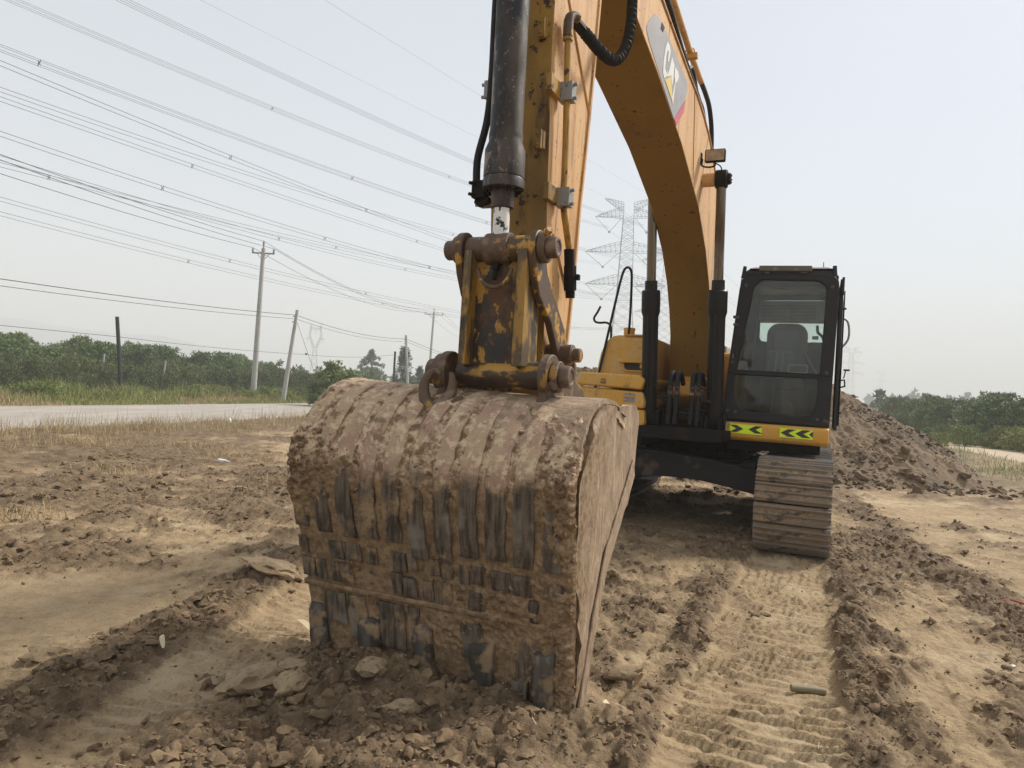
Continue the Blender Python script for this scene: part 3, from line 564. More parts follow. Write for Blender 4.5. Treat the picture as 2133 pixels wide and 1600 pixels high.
# inner skin of the bucket and its lip
ib = MB(); k_ = list(range(0, NS, 12))+[NS-1]
inn_ = [(pv[k]-nv_[k]*.03, pz[k]-nz_[k]*.03) for k in k_]; outr = [(pv[k]-nv_[k]*.004, pz[k]-nz_[k]*.004) for k in k_]
side_prism(ib, outr+inn_[::-1], U0+.01, U1-.01); ib.build('inner_shell', 'side', bucket)
def side_plate(ua, ub, nm):
    n1, n2 = 60, 46; top = [(pv[k]-nv_[k]*.028, pz[k]-nz_[k]*.028) for k in np.linspace(0, NS-1, n2).astype(int)]
    rear = [(5.90, 1.385), (5.865, 1.405), (5.70, 1.405), (5.652, 1.37), (5.640, 1.22), (5.665, 1.05), (5.75, .89), (5.92, .76), (6.12, .60), (6.25, .40), (6.34, .20), (6.44, 0), (6.535, -.10)]
    RL = [0]; 
    for i in range(1, len(rear)): RL.append(RL[-1]+math.dist(rear[i], rear[i-1]))
    V = []; MU = []
    for iu, uo in enumerate((ua, ub)):
        for j in range(n2):
            t = j/(n2-1); rv = np.interp(t*RL[-1], RL, [r[0] for r in rear]); rz = np.interp(t*RL[-1], RL, [r[1] for r in rear])
            for i in range(n1):
                a = i/(n1-1); v = top[j][0]*(1-a)+rv*a; z = top[j][1]*(1-a)+rz*a
                o = .010*mnoise.fractal(Vector((v*5, z*3, 3.3)), 1, 2, 4)+.018*max(0, mnoise.noise(Vector((v*3, z*2, 1))))*(1-a)
                o += .034*max(0, 1-a*4)*max(0, mnoise.fractal(Vector((v*9, z*9, 7)), 1, 2, 3)+.35)
                V.append((uo+(o if iu else 0), -v, z)); MU.append(max(0, min(1, 1.25-a*2.6+.9*mnoise.fractal(Vector((v*5, z*4, 2)), 1, 2, 4))))
    idx = np.arange(2*n1*n2).reshape(2, n2, n1); F1 = []
    for w in (0, 1): F1.append(np.stack([idx[w, :-1, :-1], idx[w, :-1, 1:], idx[w, 1:, 1:], idx[w, 1:, :-1]], -1).reshape(-1, 4))
    for a, b in ((idx[0, :, -1], idx[1, :, -1]), (idx[0, :, 0], idx[1, :, 0])): F1.append(np.stack([a[:-1], a[1:], b[1:], b[:-1]], -1))
    for a, b in ((idx[0, 0, :], idx[1, 0, :]),): F1.append(np.stack([a[:-1], a[1:], b[1:], b[:-1]], -1))
    o = npmesh(nm, V, np.concatenate(F1), ['side'], bucket); attr(o, 'mud', MU); return o
side_plate(U1-.035, U1-.002, 'side_plate'); side_plate(U0+.035, U0+.002, 'side_plate')
sw = MB()                                        # welded reinforcement strips and side cutter on the right side plate
side_prism(sw, [(5.70, 1.03), (5.80, .93), (6.13, .66), (6.27, .42), (6.36, .20), (6.42, .05), (6.50, .06), (6.44, .22), (6.33, .46), (6.17, .73), (5.86, 1.00), (5.74, 1.12)], U1+.001, U1+.013)
sw.build('side_cutter', 'side', bucket, bevel=.004)
def plate_mesh(ua, ub, z0, z1, th, nm='wear_plate', mat='plate', smax=None, sv=0):
    """a bent steel plate lying on the back between two heights (z0 top, z1 bottom)"""
    sa = s_at_z(z0) if sv == 0 else sv; sb = s_at_z(z1); ns = max(4, int((sb-sa)/.012)); nu = 7
    V = []; 
    seed = random.random()*50
    for L_ in (0, 1):
        for i in range(ns+1):
            t = sa+(sb-sa)*i/ns; k = np.interp(t, s_, np.arange(NS)); a_ = [float(np.interp(k, np.arange(NS), w)) for w in (pv, pz, nv_, nz_)]
            for j in range(nu+1):
                uq = ua+(ub-ua)*j/nu; ed = min(i, ns-i, j, nu-j)
                d = -.002 if L_ == 0 else th*(.82 if ed == 0 else 1)+.0022*mnoise.noise(Vector((uq*16, t*16, seed)))+.0014*mnoise.noise(Vector((uq*60, t*25, seed)))
                wob = .004*mnoise.noise(Vector((t*9, seed, 0)))+(.010*mnoise.noise(Vector((t*14, seed+5, j > nu/2))) if j in (0, nu) else 0)
                zq = a_[1]+a_[3]*d; zq -= .050*(uq-U0)/1.4*float(ss(np.float64(zq), 1.05, 1.38)); V.append((uq+wob, -(a_[0]+a_[2]*d), zq))
    w = nu+1; h = ns+1; idx = np.arange(2*w*h).reshape(2, h, w); Fq = [np.stack([idx[1, :-1, :-1], idx[1, :-1, 1:], idx[1, 1:, 1:], idx[1, 1:, :-1]], -1).reshape(-1, 4)]
    for a, b in ((idx[0, :, 0], idx[1, :, 0]), (idx[1, :, -1], idx[0, :, -1]), (idx[0, 0, :], idx[1, 0, :]), (idx[1, -1, :], idx[0, -1, :])): Fq.append(np.stack([a[:-1], a[1:], b[1:], b[:-1]], -1))
    o = npmesh(nm, V, np.concatenate(Fq), [mat], bucket); o.data.set_sharp_from_angle(angle=math.radians(40)); return o
for i in range(11):
    c = U0+.055+i*.1275; w = .043+.004*random.uniform(-1, 1)
    plate_mesh(max(c-w, U0+.008), c+w, 0, .72-.035*(i/10)+random.uniform(-.02, .02)-(0.04 if 4 < i < 7 else 0), .027+.006*random.random(), sv=.22+.02*random.random())
for (zt, zb) in ((.685, .60), (.575, .48)):
    u_ = U0+.015; k = 0
    while u_ < U1-.09:
        w = random.choice((.045, .055, .07, .085)); (random.random() > .22) and plate_mesh(u_, u_+w, zt+random.uniform(-.006, .006)-.02*(u_-U0), zb+random.uniform(-.008, .008)-.02*(u_-U0), .022+.012*random.random(), nm='wear_block'); u_ += w+(.010 if k % 2 == 0 else .034); k += 1
plate_mesh(U0+.01, U1-.02, .462, .437, .031, nm='cross_bar', mat='shell')
for a, b, z0, z1 in ((-.75, -.62, .42, .27), (-.60, -.50, .42, .22), (-.42, -.28, .42, .20), (-.26, -.20, .42, .24), (.02, .13, .40, .24), (.30, .42, .38, .20)): plate_mesh(a, b, z0, z1, .022+.006*random.random(), nm='wear_plate')
M['toothsteel'] = mk('tooth_steel', (.045, .037, .030), [((.10, .085, .068), 5, .45, .6, .6, (3, 3, .5)), ((.24, .165, .095), 8, .50, .60, .9), ((.16, .15, .125), 14, .62, .68, .4)], .6, bumps=[(50, .4, .004)], spec=.25)
for i in range(5):                               # teeth
    c = U0+.075+i*.305; t = MB(); w0, w1 = .052+.01*(i % 2), .048; zt = .305-.025*(i % 2)
    zt += .05; prof = [(6.552, zt), (6.582, zt-.012), (6.603, zt-.04), (6.603, zt-.16), (6.595, -.02), (6.572, -.16), (6.545, -.18), (6.53, -.02), (6.535, zt-.1)]
    t.prism([q(c-w0*(1 if z > .05 else .85), v, z) for v, z in prof], [q(c+w0*(1 if z > .05 else .85), v, z) for v, z in prof])
    t.build('tooth', 'toothsteel', bucket, bevel=.012, seg=3)
tb = MB(); side_prism(tb, [(6.555, .20), (6.60, .19), (6.61, .10), (6.595, -.02), (6.55, -.03)], .29, .36); tb.lathe(q(.325, 6.60, .11), (0, -1, 0), [(0, .028), (.018, .028), (.019, .016), (.01, .014)], 6); tb.build('bolted_shoe', 'plate', bucket, bevel=.006)
hk = MB()
hk.tube([q(-.222, 6.43, 1.508), q(-.245, 6.44, 1.520), q(-.277, 6.455, 1.490), q(-.286, 6.465, 1.435), q(-.266, 6.475, 1.375), q(-.225, 6.475, 1.345), q(-.180, 6.455, 1.37), q(-.155, 6.435, 1.42), q(-.158, 6.42, 1.475), q(-.172, 6.41, 1.515)], [.010, .016, .021, .026, .030, .033, .032, .026, .020, .012], n=14, smooth=6)
hk.tube([q(-.28, 6.47, 1.33), q(-.22, 6.49, 1.32), q(-.14, 6.46, 1.36), q(-.10, 6.42, 1.40)], [.018, .026, .024, .012], n=10, smooth=4)
hk.build('lifting_hook', 'hubmud', bucket)
for uc in (-.235, .285):                        # the two hinge ears
    e_ = MB(); side_prism(e_, [(5.78, 1.40), (5.84, 1.47)]+[(6.31+.105*math.cos(a), 1.522+.105*math.sin(a)) for a in [math.radians(x) for x in range(130, -61, -15)]]+[(6.44, 1.36), (6.2, 1.38)], uc-.022, uc+.022)
    e_.build('pin_ear', 'hubmud', bucket, bevel=.006)
# caked clods on the back (one part nobody could count)
cl_u, cl_s, cl_r = [], [], []
for _ in range(5200):
    a, b = random.uniform(U0, U1), random.uniform(.1, SL-.12); z = float(np.interp(b, s_, pz))
    e1 = max(math.exp(-((a-U0)/.17)**2), .9*math.exp(-((a-U1)/.11)**2)); w = e1*math.exp(-((z-1.03)/.11)**2)*1.2+.5*math.exp(-((a-U1)/.07)**2)*(z < 1.2)+.16*(z < .62)*(mnoise.noise(Vector((a*3, b*3, 0))) > .05)+.12*math.exp(-((z-1.03)/.06)**2)+.04
    if random.random() < w: cl_u.append(a); cl_s.append(b); cl_r.append(.0035*math.exp(random.expovariate(1.9)))
cl_r = np.clip(cl_r, 0, .015); ks = np.array([np.interp(b, s_, np.arange(NS)) for b in cl_s]); ia = np.clip(np.round(ks).astype(int), 0, NS-1); iu_ = np.clip(((np.array(cl_u)-U0)/(U1-U0)*(NU-1)).astype(int), 0, NU-1)
bx, bz = PVv[ia, iu_]+nv_[ia]*.004, PZz[ia, iu_]+nz_[ia]*.004
M['linkpaint'] = mk('link_paint', (.085, .055, .022), [((.30, .17, .03), 9, .45, .54, .6, (1, 1, .35)), ((.03, .02, .013), 6, .55, .64, .4, (1, 1, .5)), ((.20, .14, .08), 30, .6, .7, .8)], .5, bumps=[(60, .3, .003)])
M['caked'] = clod_mat('caked_mud', (.135, .085, .048), (.24, .16, .088), (.33, .23, .13))
ck = scatter('caked_mud', np.array(cl_u), -bx, bz, cl_r, 1, 'caked', squash=.9, rough=1.1, parent=bucket, kind='stuff')

# the shell tapers: its right-hand wall leans in towards the teeth
done = set()
for o in [bucket]+list(bucket.children):
    if o.data.name in done: continue
    done.add(o.data.name); n_v = len(o.data.vertices); co = np.empty(n_v*3, np.float32); o.data.vertices.foreach_get('co', co); co = co.reshape(-1, 3)
    co[:, 0] += np.clip((.52-co[:, 2])/.5, -.85, 1.1)*(1-.5*ss(co[:, 2], 1.15, 1.4))*.068*np.clip((.45-co[:, 0])/1.3, 0, 1); o.data.vertices.foreach_set('co', co.ravel()); o.data.update()
# ---- bucket linkage ---------------------------------------------
lk = MB(); P1 = (6.35, 2.125); P2 = (6.31, 1.522)
lk.lathe(q(-.155, *P1), (1, 0, 0), [(0, .060), (.02, .062), (.30, .062), (.345, .060)], 32)
lk2 = MB(); lk2.lathe(q(-.185, *P2), (1, 0, 0), [(0, .066), (.02, .068), (.41, .068), (.44, .066)], 32)
wb = MB(); front_prism(wb, [(-.125, 1.57), (.165, 1.57), (.165, 2.09), (-.125, 2.09)], 6.355, 6.335); wb.build('bucket_link', 'grease', EX)
bl_ = bpy.data.objects['bucket_link']
lk.build('link_hub', 'hub', bl_, bevel=.003); lk2.build('link_hub', 'hubyel', bl_, bevel=.003)
for ua, ub in ((-.145, -.105), (.135, .185)):
    w = MB(); side_prism(w, [(6.435, 1.56), (6.425, 2.11), (6.27, 2.11), (6.23, 1.56)], ua, ub); w.build('link_flange', 'linkpaint', bl_, bevel=.004)
w = MB(); w.lathe(q(.02, 6.352, 2.125), (0, -1, 0), [(.0, .001), (.02, .001)], 8); 
w = MB(); w.tube([q(.022+.088*math.cos(a), 6.425, 2.03+.088*math.sin(a)*1.15) for a in [math.radians(x) for x in range(185, 356, 10)]], .010, n=8); w.build('stop_ring', 'hub', bl_)
w = MB(); w.lathe(q(.005, 6.37, 2.07), (0, -.2, -1), [(0, .018), (.05, .016), (.055, .011), (.1, .010)], 12); w.build('grease_fitting', 'grime', bl_)
def hub_end(u, P, r, side, parent, mat='hubmud', dep=.03):
    w = MB(); w.lathe(q(u, *P), (side, 0, 0), [(0, r*.80), (.002, r), (dep, r), (dep+.006, r*.96)], 32)
    w.lathe(q(u+side*(dep+.006), *P), (side, 0, 0), [(0, r*.70), (.045, r*.70), (.052, r*.64), (.053, r*.44), (.047, r*.40)], 28)
    return w.build('pin_collar', mat, parent, bevel=.003)
hub_end(.222, P1, .072, 1, bl_); hub_end(-.19, P1, .070, -1, bl_)
hub_end(.307, P2, .075, 1, bl_); hub_end(-.258, P2, .092, -1, bl_, dep=.045)
bolts('lock_bolt', 'hub', bl_, [(q(.262, 6.385, 2.185), (.6, -.5, .5)), (q(.33, 6.40, 1.475), (.8, -.7, 0))], .018, .03)
for ua, ub, nm in ((.185, .222, 1), (-.20, -.16, -1)):
    w = MB(); arc = [(6.35+.085*math.cos(a), 2.125+.085*math.sin(a)) for a in [math.radians(x) for x in range(165, -31, -13)]]
    arc2 = [(5.97+.065*math.cos(a), 1.66+.065*math.sin(a)) for a in [math.radians(x) for x in range(-20, -181, -20)]]
    side_prism(w, arc+[(6.395, 2.0), (6.335, 1.90), (6.16, 1.79)]+arc2+[(5.93, 1.76), (6.10, 1.90), (6.24, 2.02), (6.27, 2.09)], ua, ub)
    w.build('side_link', 'hub', EX, bevel=.006)
w = MB(); w.lathe(q(-.22, 5.97, 1.645), (1, 0, 0), [(0, .05), (.02, .055), (.46, .055), (.50, .055), (.505, .038), (.54, .036), (.545, .028)], 28); w.tube([q(.30, 6.0, 1.60), q(.305, 6.02, 1.56), q(.305, 6.02, 1.50)], .011, n=8); w.build('link_pin', 'hub', EX, bevel=.002)

# ---- bucket cylinder --------------------------------------------
cyl = MB(); CU, CV = .008, 6.352
cyl.lathe(q(CU, CV+.012, 4.4), (0, .007, -1), [(0, .080), (1.70, .080), (1.72, .083), (1.74, .083), (1.76, .082), (1.80, .098), (1.93, .100), (1.935, .097), (1.945, .101), (1.985, .101), (1.99, .090), (1.995, .058), (2.075, .055), (2.08, .045)], 40)
cyl.build('bucket_cylinder', 'blackdust', EX, angle=30); cy = bpy.data.objects['bucket_cylinder']
bolts('gland_bolt', 'grime', cy, [(q(CU+.080*math.cos(a), CV+.080*math.sin(a), 2.412), (0, 0, -1)) for a in [k*2*PI/10+.2 for k in range(10)]], .011, .018)
w = MB(); w.tube([q(CU, CV, 2.36), q(CU, CV, 2.15)], .040, n=28); w.build('rod', 'rodpaint', cy)
w = MB(); w.lathe(q(CU-.063, *P1), (1, 0, 0), [(0, .074), (.004, .077), (.122, .077), (.126, .074)], 32); w.build('rod_eye', 'hubmud', cy, bevel=.002)
w = MB(); w.tube([q(-.09, 6.33, 4.3), q(-.108, 6.31, 3.4), q(-.112, 6.30, 3.0), q(-.125, 6.30, 2.78), q(-.165, 6.30, 2.60), q(-.160, 6.31, 2.47)], .019, n=12, smooth=8); w.build('cylinder_hose', 'rubber', cy)
w = MB(); w.box(q(-.135, 6.31, 2.43), (.07, .06, .085)); [bolt(w, q(-.155+.0, 6.34, z), (-.6, -1, 0), .010, .03) for z in (2.40, 2.455)]; w.tube([q(-.155, 6.31, 2.38), q(-.13, 6.31, 2.36), q(-.07, 6.33, 2.37)], .017, n=10); w.build('hose_block', 'grime', cy, bevel=.004)

# ---- arm ---------------------------------------------------------
ARM_U0, ARM_U1 = -.175, .142
armP = [(6.15, 3.43), (6.19, 4.2), (6.05, 5.0), (5.6, 5.25), (5.25, 4.6), (5.40, 4.05), (5.447, 3.784), (5.487, 3.367), (5.545, 2.896), (5.605, 2.516), (5.635, 2.155), (5.69, 1.767), (5.76, 1.523), (5.80, 1.34), (5.90, 1.28), (6.00, 1.34), (6.03, 1.50), (6.05, 1.62), (6.055, 2.0), (6.075, 2.178), (6.10, 2.39), (6.12, 2.706), (6.148, 3.177)]
w = MB(); n_ = len(armP)
w.prism(vz(armP, ARM_U0), vz(armP, ARM_U1), 0, 1); arm = w.build('arm', ['paint_old', 'paint_skylit'], EX, bevel=.006)
w = MB(); rear = [(5.25, 4.6), (5.40, 4.05), (5.447, 3.784), (5.487, 3.367), (5.545, 2.896), (5.605, 2.516), (5.635, 2.155), (5.69, 1.767), (5.76, 1.523)]
w.prism([q(ARM_U1-.03, a-.012, b) for a, b in rear]+[q(ARM_U1-.03, a+.012, b) for a, b in rear[::-1]], [q(ARM_U1+.012, a-.012, b) for a, b in rear]+[q(ARM_U1+.012, a+.012, b) for a, b in rear[::-1]]); w.build('edge_flange', 'paint_skylit', arm)
w = MB(); w.tube([q(ARM_U1+.003, 6.06, 3.62), q(ARM_U1+.003, 5.50, 3.05)], .007, n=6); w.build('weld_bead', 'paint_skylit', arm); w = MB(); w.tube([q(ARM_U1+.003, 6.0, 2.27), q(ARM_U1+.003, 5.72, 1.98)], .007, n=6); w.build('weld_bead', 'paint_skylit', arm)
for k, (u, z) in enumerate(((.091, 3.275), (.105, 2.713))):
    w = MB(); w.box(q(u, 6.150, z), (.045, .03, .085)); w.box(q(u, 6.175, z-.003), (.036, .03, .095)); bolt(w, q(u-.003, 6.19, z+.025), (0, -1, 0), .008, .01); bolt(w, q(u-.003, 6.19, z-.03), (0, -1, 0), .008, .01)
    w.build('hose_bracket', 'paint_old', arm, bevel=.004)
pipe = [(6.077, 3.30), (6.06, 3.093), (6.03, 2.822), (6.015, 2.579), (6.01, 2.43), (5.945, 2.313), (5.88, 2.204), (5.855, 2.13)]
w = MB(); w.tube([q(.195, a, b) for a, b in pipe], .0175, n=14, smooth=5); w.lathe(q(.195, 6.075, 3.24), (0, 0, 1), [(0, .026), (.015, .026)], 16); w.build('hydraulic_pipe', 'paint_old', arm)
w = MB(); w.tube([q(.195, 6.077, 3.26), q(.195, 6.075, 3.345), q(.205, 6.05, 3.375), q(.225, 6.02, 3.375)], .026, n=14, smooth=4); w.build('elbow', 'hub', arm)
w = MB(); w.tube([q(.196, 5.885, 2.215), q(.197, 5.855, 2.09)], .028, n=14); w.tube([q(.197, 5.857, 2.13), q(.197, 5.835, 2.00)], .036, n=8); w.tube([q(.198, 5.835, 2.0), q(.198, 5.83, 1.96)], .025, n=14); w.box(q(.225, 5.845, 2.07), (.05, .03, .03)); w.build('pipe_end_fitting', 'grime', arm, bevel=.003)
for (z, tilt) in ((2.985, 0), (2.455, 0)):
    vv = 6.05 if z > 2.7 else 6.01
    w = MB(); w.box(q(.155, vv+.09, z), (.03, .13, .085)); br = w.build('clamp_plate', 'paint_old', arm, bevel=.003)
    w = MB(); w.box(q(.196, vv-.005, z), (.075, .065, .095))
    for dz in (-.035, .035): bolt(w, q(.225, vv+.0, z+dz), (1, -.2, 0), .010, .03)
    w.build('pipe_clamp', 'grey', arm, bevel=.004)
for z in (3.04, 2.46):
    w = MB(); w.box(q(-.195, 6.05, z), (.045, .07, .085)); w.build('clamp_plate', 'paint_old', arm, bevel=.003)
    w = MB(); w.box(q(-.235, 6.06, z), (.05, .06, .09)); [bolt(w, q(-.255, 6.06, z+d_), (-1, -.2, 0), .010, .03) for d_ in (-.033, .033)]; w.build('pipe_clamp', 'grey', arm, bevel=.004)
hp_ = [(.20, 6.0, 3.372), (.235, 5.90, 3.345), (.262, 5.77, 3.325), (.285, 5.62, 3.335), (.300, 5.5, 3.395), (.312, 5.4, 3.52), (.302, 5.3, 3.692), (.276, 5.2, 3.90), (.26, 5.15, 4.2)]
w = MB(); Ph = [Vector(q(*p)) for p in hp_]; dense = []
for i in range(len(Ph)-1):
    a, b, c, d = Ph[max(i-1, 0)], Ph[i], Ph[i+1], Ph[min(i+2, len(Ph)-1)]
    nn = int((c-b).length/.0035)
    for k in range(nn): t = k/nn; dense.append(.5*((2*b)+(c-a)*t+(2*a-5*b+4*c-d)*t*t+(3*b-a-3*c+d)*t**3))
w.tube(dense, [.022 if i < 22 else .0275+.0060*math.sin(i*.0035/.0225*2*PI) for i in range(len(dense))], n=16); w.build('corrugated_hose', 'rubber', arm)
w = MB(); w.tube([q(.20, 6.02, 3.374), q(.222, 5.94, 3.355)], .029, n=6); w.build('hose_fitting', 'grime', arm)

# ---- boom --------------------------------------------------------
BU0, BU1 = -.262, .215
low = [(.42, 1.42), (.62, 1.55), (.735, 1.77), (.80, 2.21), (.95, 2.50), (1.15, 2.77), (1.50, 3.08), (2.11, 3.41), (3.13, 3.70), (4.18, 3.885), (4.80, 3.96), (5.28, 4.02), (5.62, 4.12), (5.82, 4.25)]
upp = [(5.80, 4.40), (5.55, 4.46), (4.8, 4.45), (4.18, 4.43), (3.73, 4.41), (3.30, 4.39), (2.95, 4.375), (2.55, 4.37), (2.12, 4.33), (1.73, 4.26), (1.40, 4.15), (1.0, 3.95), (.62, 3.65), (.32, 3.25), (.12, 2.80), (.02, 2.2), (.05, 1.6), (.22, 1.42)]
w = MB(); w.prism(vz(low+upp, BU0), vz(low+upp, BU1), 0, 1); boom = w.build('boom', ['under', 'paint_skylit'], EX, bevel=.008)
w = MB(); up2 = upp[1:-2]
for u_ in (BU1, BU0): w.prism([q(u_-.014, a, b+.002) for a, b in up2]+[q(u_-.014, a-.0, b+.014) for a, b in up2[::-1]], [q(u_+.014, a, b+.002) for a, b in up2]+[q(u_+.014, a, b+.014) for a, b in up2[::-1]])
w.build('edge_flange', 'paint_skylit', boom)
for P_ in ([q(BU1+.002, 2.66, 4.36), q(BU1+.002, 2.50, 3.57)], [q(BU1+.002, 1.75, 4.24), q(BU1+.002, 2.13, 3.46)], [q(BU1-.03, .845, 2.30), q(BU0+.05, .845, 2.30)]): w = MB(); w.tube(P_, .004, n=6); w.build('weld_bead', 'weld', boom)
def flat(pts, u, mat, name, par, t=.002): w = MB(); side_prism(w, pts, u, u+t); return w.build(name, mat, par)
PANEL = [(4.373, 4.237), (4.117, 4.29), (3.669, 4.289), (3.054, 4.287), (3.032, 4.215), (3.1, 4.101), (3.524, 3.777), (3.66, 3.801), (4.5, 3.973), (4.579, 4.009), (4.592, 4.04), (4.531, 4.102)]
pn = flat(PANEL, BU1+.001, 'silverplate', 'decal_panel', boom)
flat([(3.095, 4.103), (3.126, 3.99), (3.42, 3.761), (3.525, 3.775)], BU1+.004, 'logored', 'red_stripe', pn)
C_ = [(3.931, 4.237), (3.851, 4.247), (3.8, 4.217), (3.851, 4.107), (3.888, 4.099), (3.872, 4.184), (3.91, 4.179), (3.945, 4.127), (3.964, 4.013), (3.902, 3.999), (3.884, 4.042), (3.866, 3.996), (3.979, 3.928), (4.026, 3.946), (4.034, 4.029), (3.985, 4.167)]
A_ = [(3.74, 4.202), (3.63, 4.183), (3.665, 3.989), (3.73, 4.054), (3.877, 3.982), (3.812, 4.073)]
T_ = [(3.606, 4.181), (3.477, 4.193), (3.435, 4.166), (3.512, 4.08), (3.546, 4.082), (3.617, 3.854), (3.656, 3.901), (3.575, 4.07), (3.593, 4.1), (3.612, 4.085)]
for P_ in (C_, A_, T_): flat(P_, BU1+.004, 'white', 'letter', pn)
flat([(3.95, 3.928), (3.728, 4.048), (3.634, 3.879)], BU1+.0045, 'logoyel', 'yellow_triangle', pn)
flat([(4.147, 4.28), (4.049, 4.287), (4.101, 4.229), (4.18, 4.219)], BU1+.0042, 'grime', 'torn_patch', pn)
# hydraulic lines over the boom back
w = MB(); w.tube([q(.14, 5.4, 4.84), q(.14, 4.2, 4.835), q(.14, 3.45, 4.826), q(.14, 2.68, 4.775), q(.14, 2.2, 4.765), q(.14, 1.93, 4.765)], .030, n=12, smooth=4); w.build('boom_pipe', 'paint_skylit', boom)
w = MB(); w.tube([q(.14, 1.96, 4.765), q(.14, 1.62, 4.765), q(.14, 1.32, 4.73), q(.14, 1.10, 4.58), q(.14, 1.01, 4.35), q(.14, .95, 4.0), q(.10, .7, 3.6)], .026, n=12, smooth=5); w.build('boom_hose', 'rubber', boom)
w = MB(); w.tube([q(.18, 5.0, 4.64), q(.18, 3.84, 4.617), q(.18, 3.53, 4.577), q(.18, 3.2, 4.53), q(.18, 2.88, 4.50), q(.18, 2.3, 4.47), q(.18, 1.9, 4.40), q(.17, 1.5, 4.26)], .022, n=10, smooth=4); w.build('boom_hose', 'rubber', boom)
w = MB(); w.tube([q(.17, 2.9, 4.42), q(.19, 2.75, 4.55), q(.19, 2.55, 4.53), q(.18, 2.30, 4.47), q(.18, 1.95, 4.46), q(.17, 1.6, 4.32), q(.16, 1.4, 4.20)], .017, n=10, smooth=5); w.build('boom_hose', 'rubber', boom)
w = MB(); w.box(q(.10, 2.6, 4.725), (.23, .06, .05)); w.box(q(.05, 2.6, 4.55), (.05, .05, .36)); w.tube([q(.095, 2.6, 4.75), q(.10, 2.6, 4.79), q(.14, 2.6, 4.815), q(.18, 2.6, 4.79), q(.185, 2.6, 4.75)], .008, n=6); w.build('pipe_bracket', 'paint', boom, bevel=.004)
# work light on the boom side
w = MB(); w.prism([q(.262+.5*0+x, 2.18, z) for x, z in rrect(0, .20, 3.835, 3.96, .015)], [q(.262+x, 2.13, z) for x, z in rrect(0, .20, 3.835, 3.96, .015)]); wl = w.build('work_light', 'grime', boom, bevel=.004)
w = MB(); w.prism([q(.272+x, 2.186, z) for x, z in rrect(0, .18, 3.845, 3.95, .010)], [q(.272+x, 2.181, z) for x, z in rrect(0, .18, 3.845, 3.95, .010)]); w.build('lens', mk('dusty_lens', (.36, .29, .20), [((.26, .20, .13), 9, .45, .6)], .35), wl)
w = MB(); w.tube([q(.217, 2.12, 3.90), q(.235, 2.14, 3.87), q(.235, 2.15, 3.81), q(.30, 2.15, 3.79), q(.36, 2.15, 3.80), q(.362, 2.15, 3.835)], .009, n=8, smooth=4); w.tube([q(.36, 2.14, 3.83), q(.41, 2.14, 3.80), q(.425, 2.12, 3.76), q(.39, 2.1, 3.73)], .006, n=6, smooth=4); w.box(q(.222, 2.12, 3.89), (.012, .05, .11)); w.build('light_bracket', 'grime', wl)

# ---- boom cylinders ---------------------------------------------
def boom_cyl(u, pin):
    top = Vector(q(u, 1.95, 3.72)); base = Vector(q(u+.0, 1.55, 1.22)); d = (base-top).normalized(); Lc = (base-top).length
    w = MB(); w.lathe(top+d*1.02, d, [(0, .066), (.10, .068), (.101, .088), (.115, .100), (.34, .100), (.38, .086), (.40, .084), (Lc-1.02, .086)], 32)
    c = w.build('boom_cylinder', 'black', EX, angle=30)
    w = MB(); w.tube([top, top+d*1.05], .050, n=24); w.build('rod', 'chrome', c)
    w = MB(); w.lathe(top+Vector((-.06, 0, 0)), (1, 0, 0), [(0, .085), (.01, .095), (.11, .095), (.12, .085)], 28); w.lathe(top+Vector((.06, 0, 0)), (1, 0, 0), [(0, .06), (.03, .058)], 20); 
    for k in range(6): a = k*PI/3; bolt(w, top+Vector((.09, .04*math.cos(a), .04*math.sin(a))), (1, 0, 0), .009, .012)
    w.build('rod_eye', 'grime', c, bevel=.003)
    w = MB(); w.lathe(base+Vector((-.10, 0, 0)), (1, 0, 0), [(0, .09), (.01, .10), (.19, .10), (.20, .09)], 24); w.box(base+Vector((.115, .0, -.02)), (.028, .2, .24)); w.box(base+Vector((-.115, .0, -.02)), (.028, .2, .24)); w.build('foot_bracket', 'grime', c, bevel=.006)
    w = MB(); w.tube([top+d*1.36+Vector((.0, -.09, 0)), top+d*1.5+Vector((.0, -.098, 0)), top+d*(Lc-.3)+Vector((0, -.098, 0))], .014, n=8); w.build('cylinder_pipe', 'black', c)
    return c
boom_cyl(.405, 1); boom_cyl(-.30, -1)
w = MB(); w.lathe(q(-.36, 1.95, 3.72), (1, 0, 0), [(0, .07), (.82, .07)], 24); w.build('boom_pin', 'paint_skylit', EX)
# hoses at the boom foot
for u_ in (-.05, .022, .185, .250):
    w = MB(); w.tube([q(u_, 1.35, 1.62), q(u_, 1.46, 1.70), q(u_, 1.56, 1.735), q(u_, 1.66, 1.71), q(u_, 1.70, 1.62), q(u_, 1.70, 1.45), q(u_-.01, 1.70, 1.18)], .027, n=12, smooth=5); h_ = w.build('swing_hose', 'rubber', EX)
    w = MB(); w.lathe(q(u_, 1.70, 1.50), (0, 0, 1), [(0, .034), (.03, .034), (.031, .029), (.07, .029), (.071, .033), (.085, .033)], 12); w.build('hose_coupling', 'hub', h_)
w = MB(); w.tube([q(-.30, 1.66, 1.60), q(-.15, 1.74, 1.585), q(.02, 1.74, 1.60), q(.05, 1.72, 1.605)], .007, n=6, smooth=4); w.tube([q(.24, 1.74, 1.60), q(.33, 1.70, 1.56), q(.45, 1.66, 1.54)], .012, n=6, smooth=4)
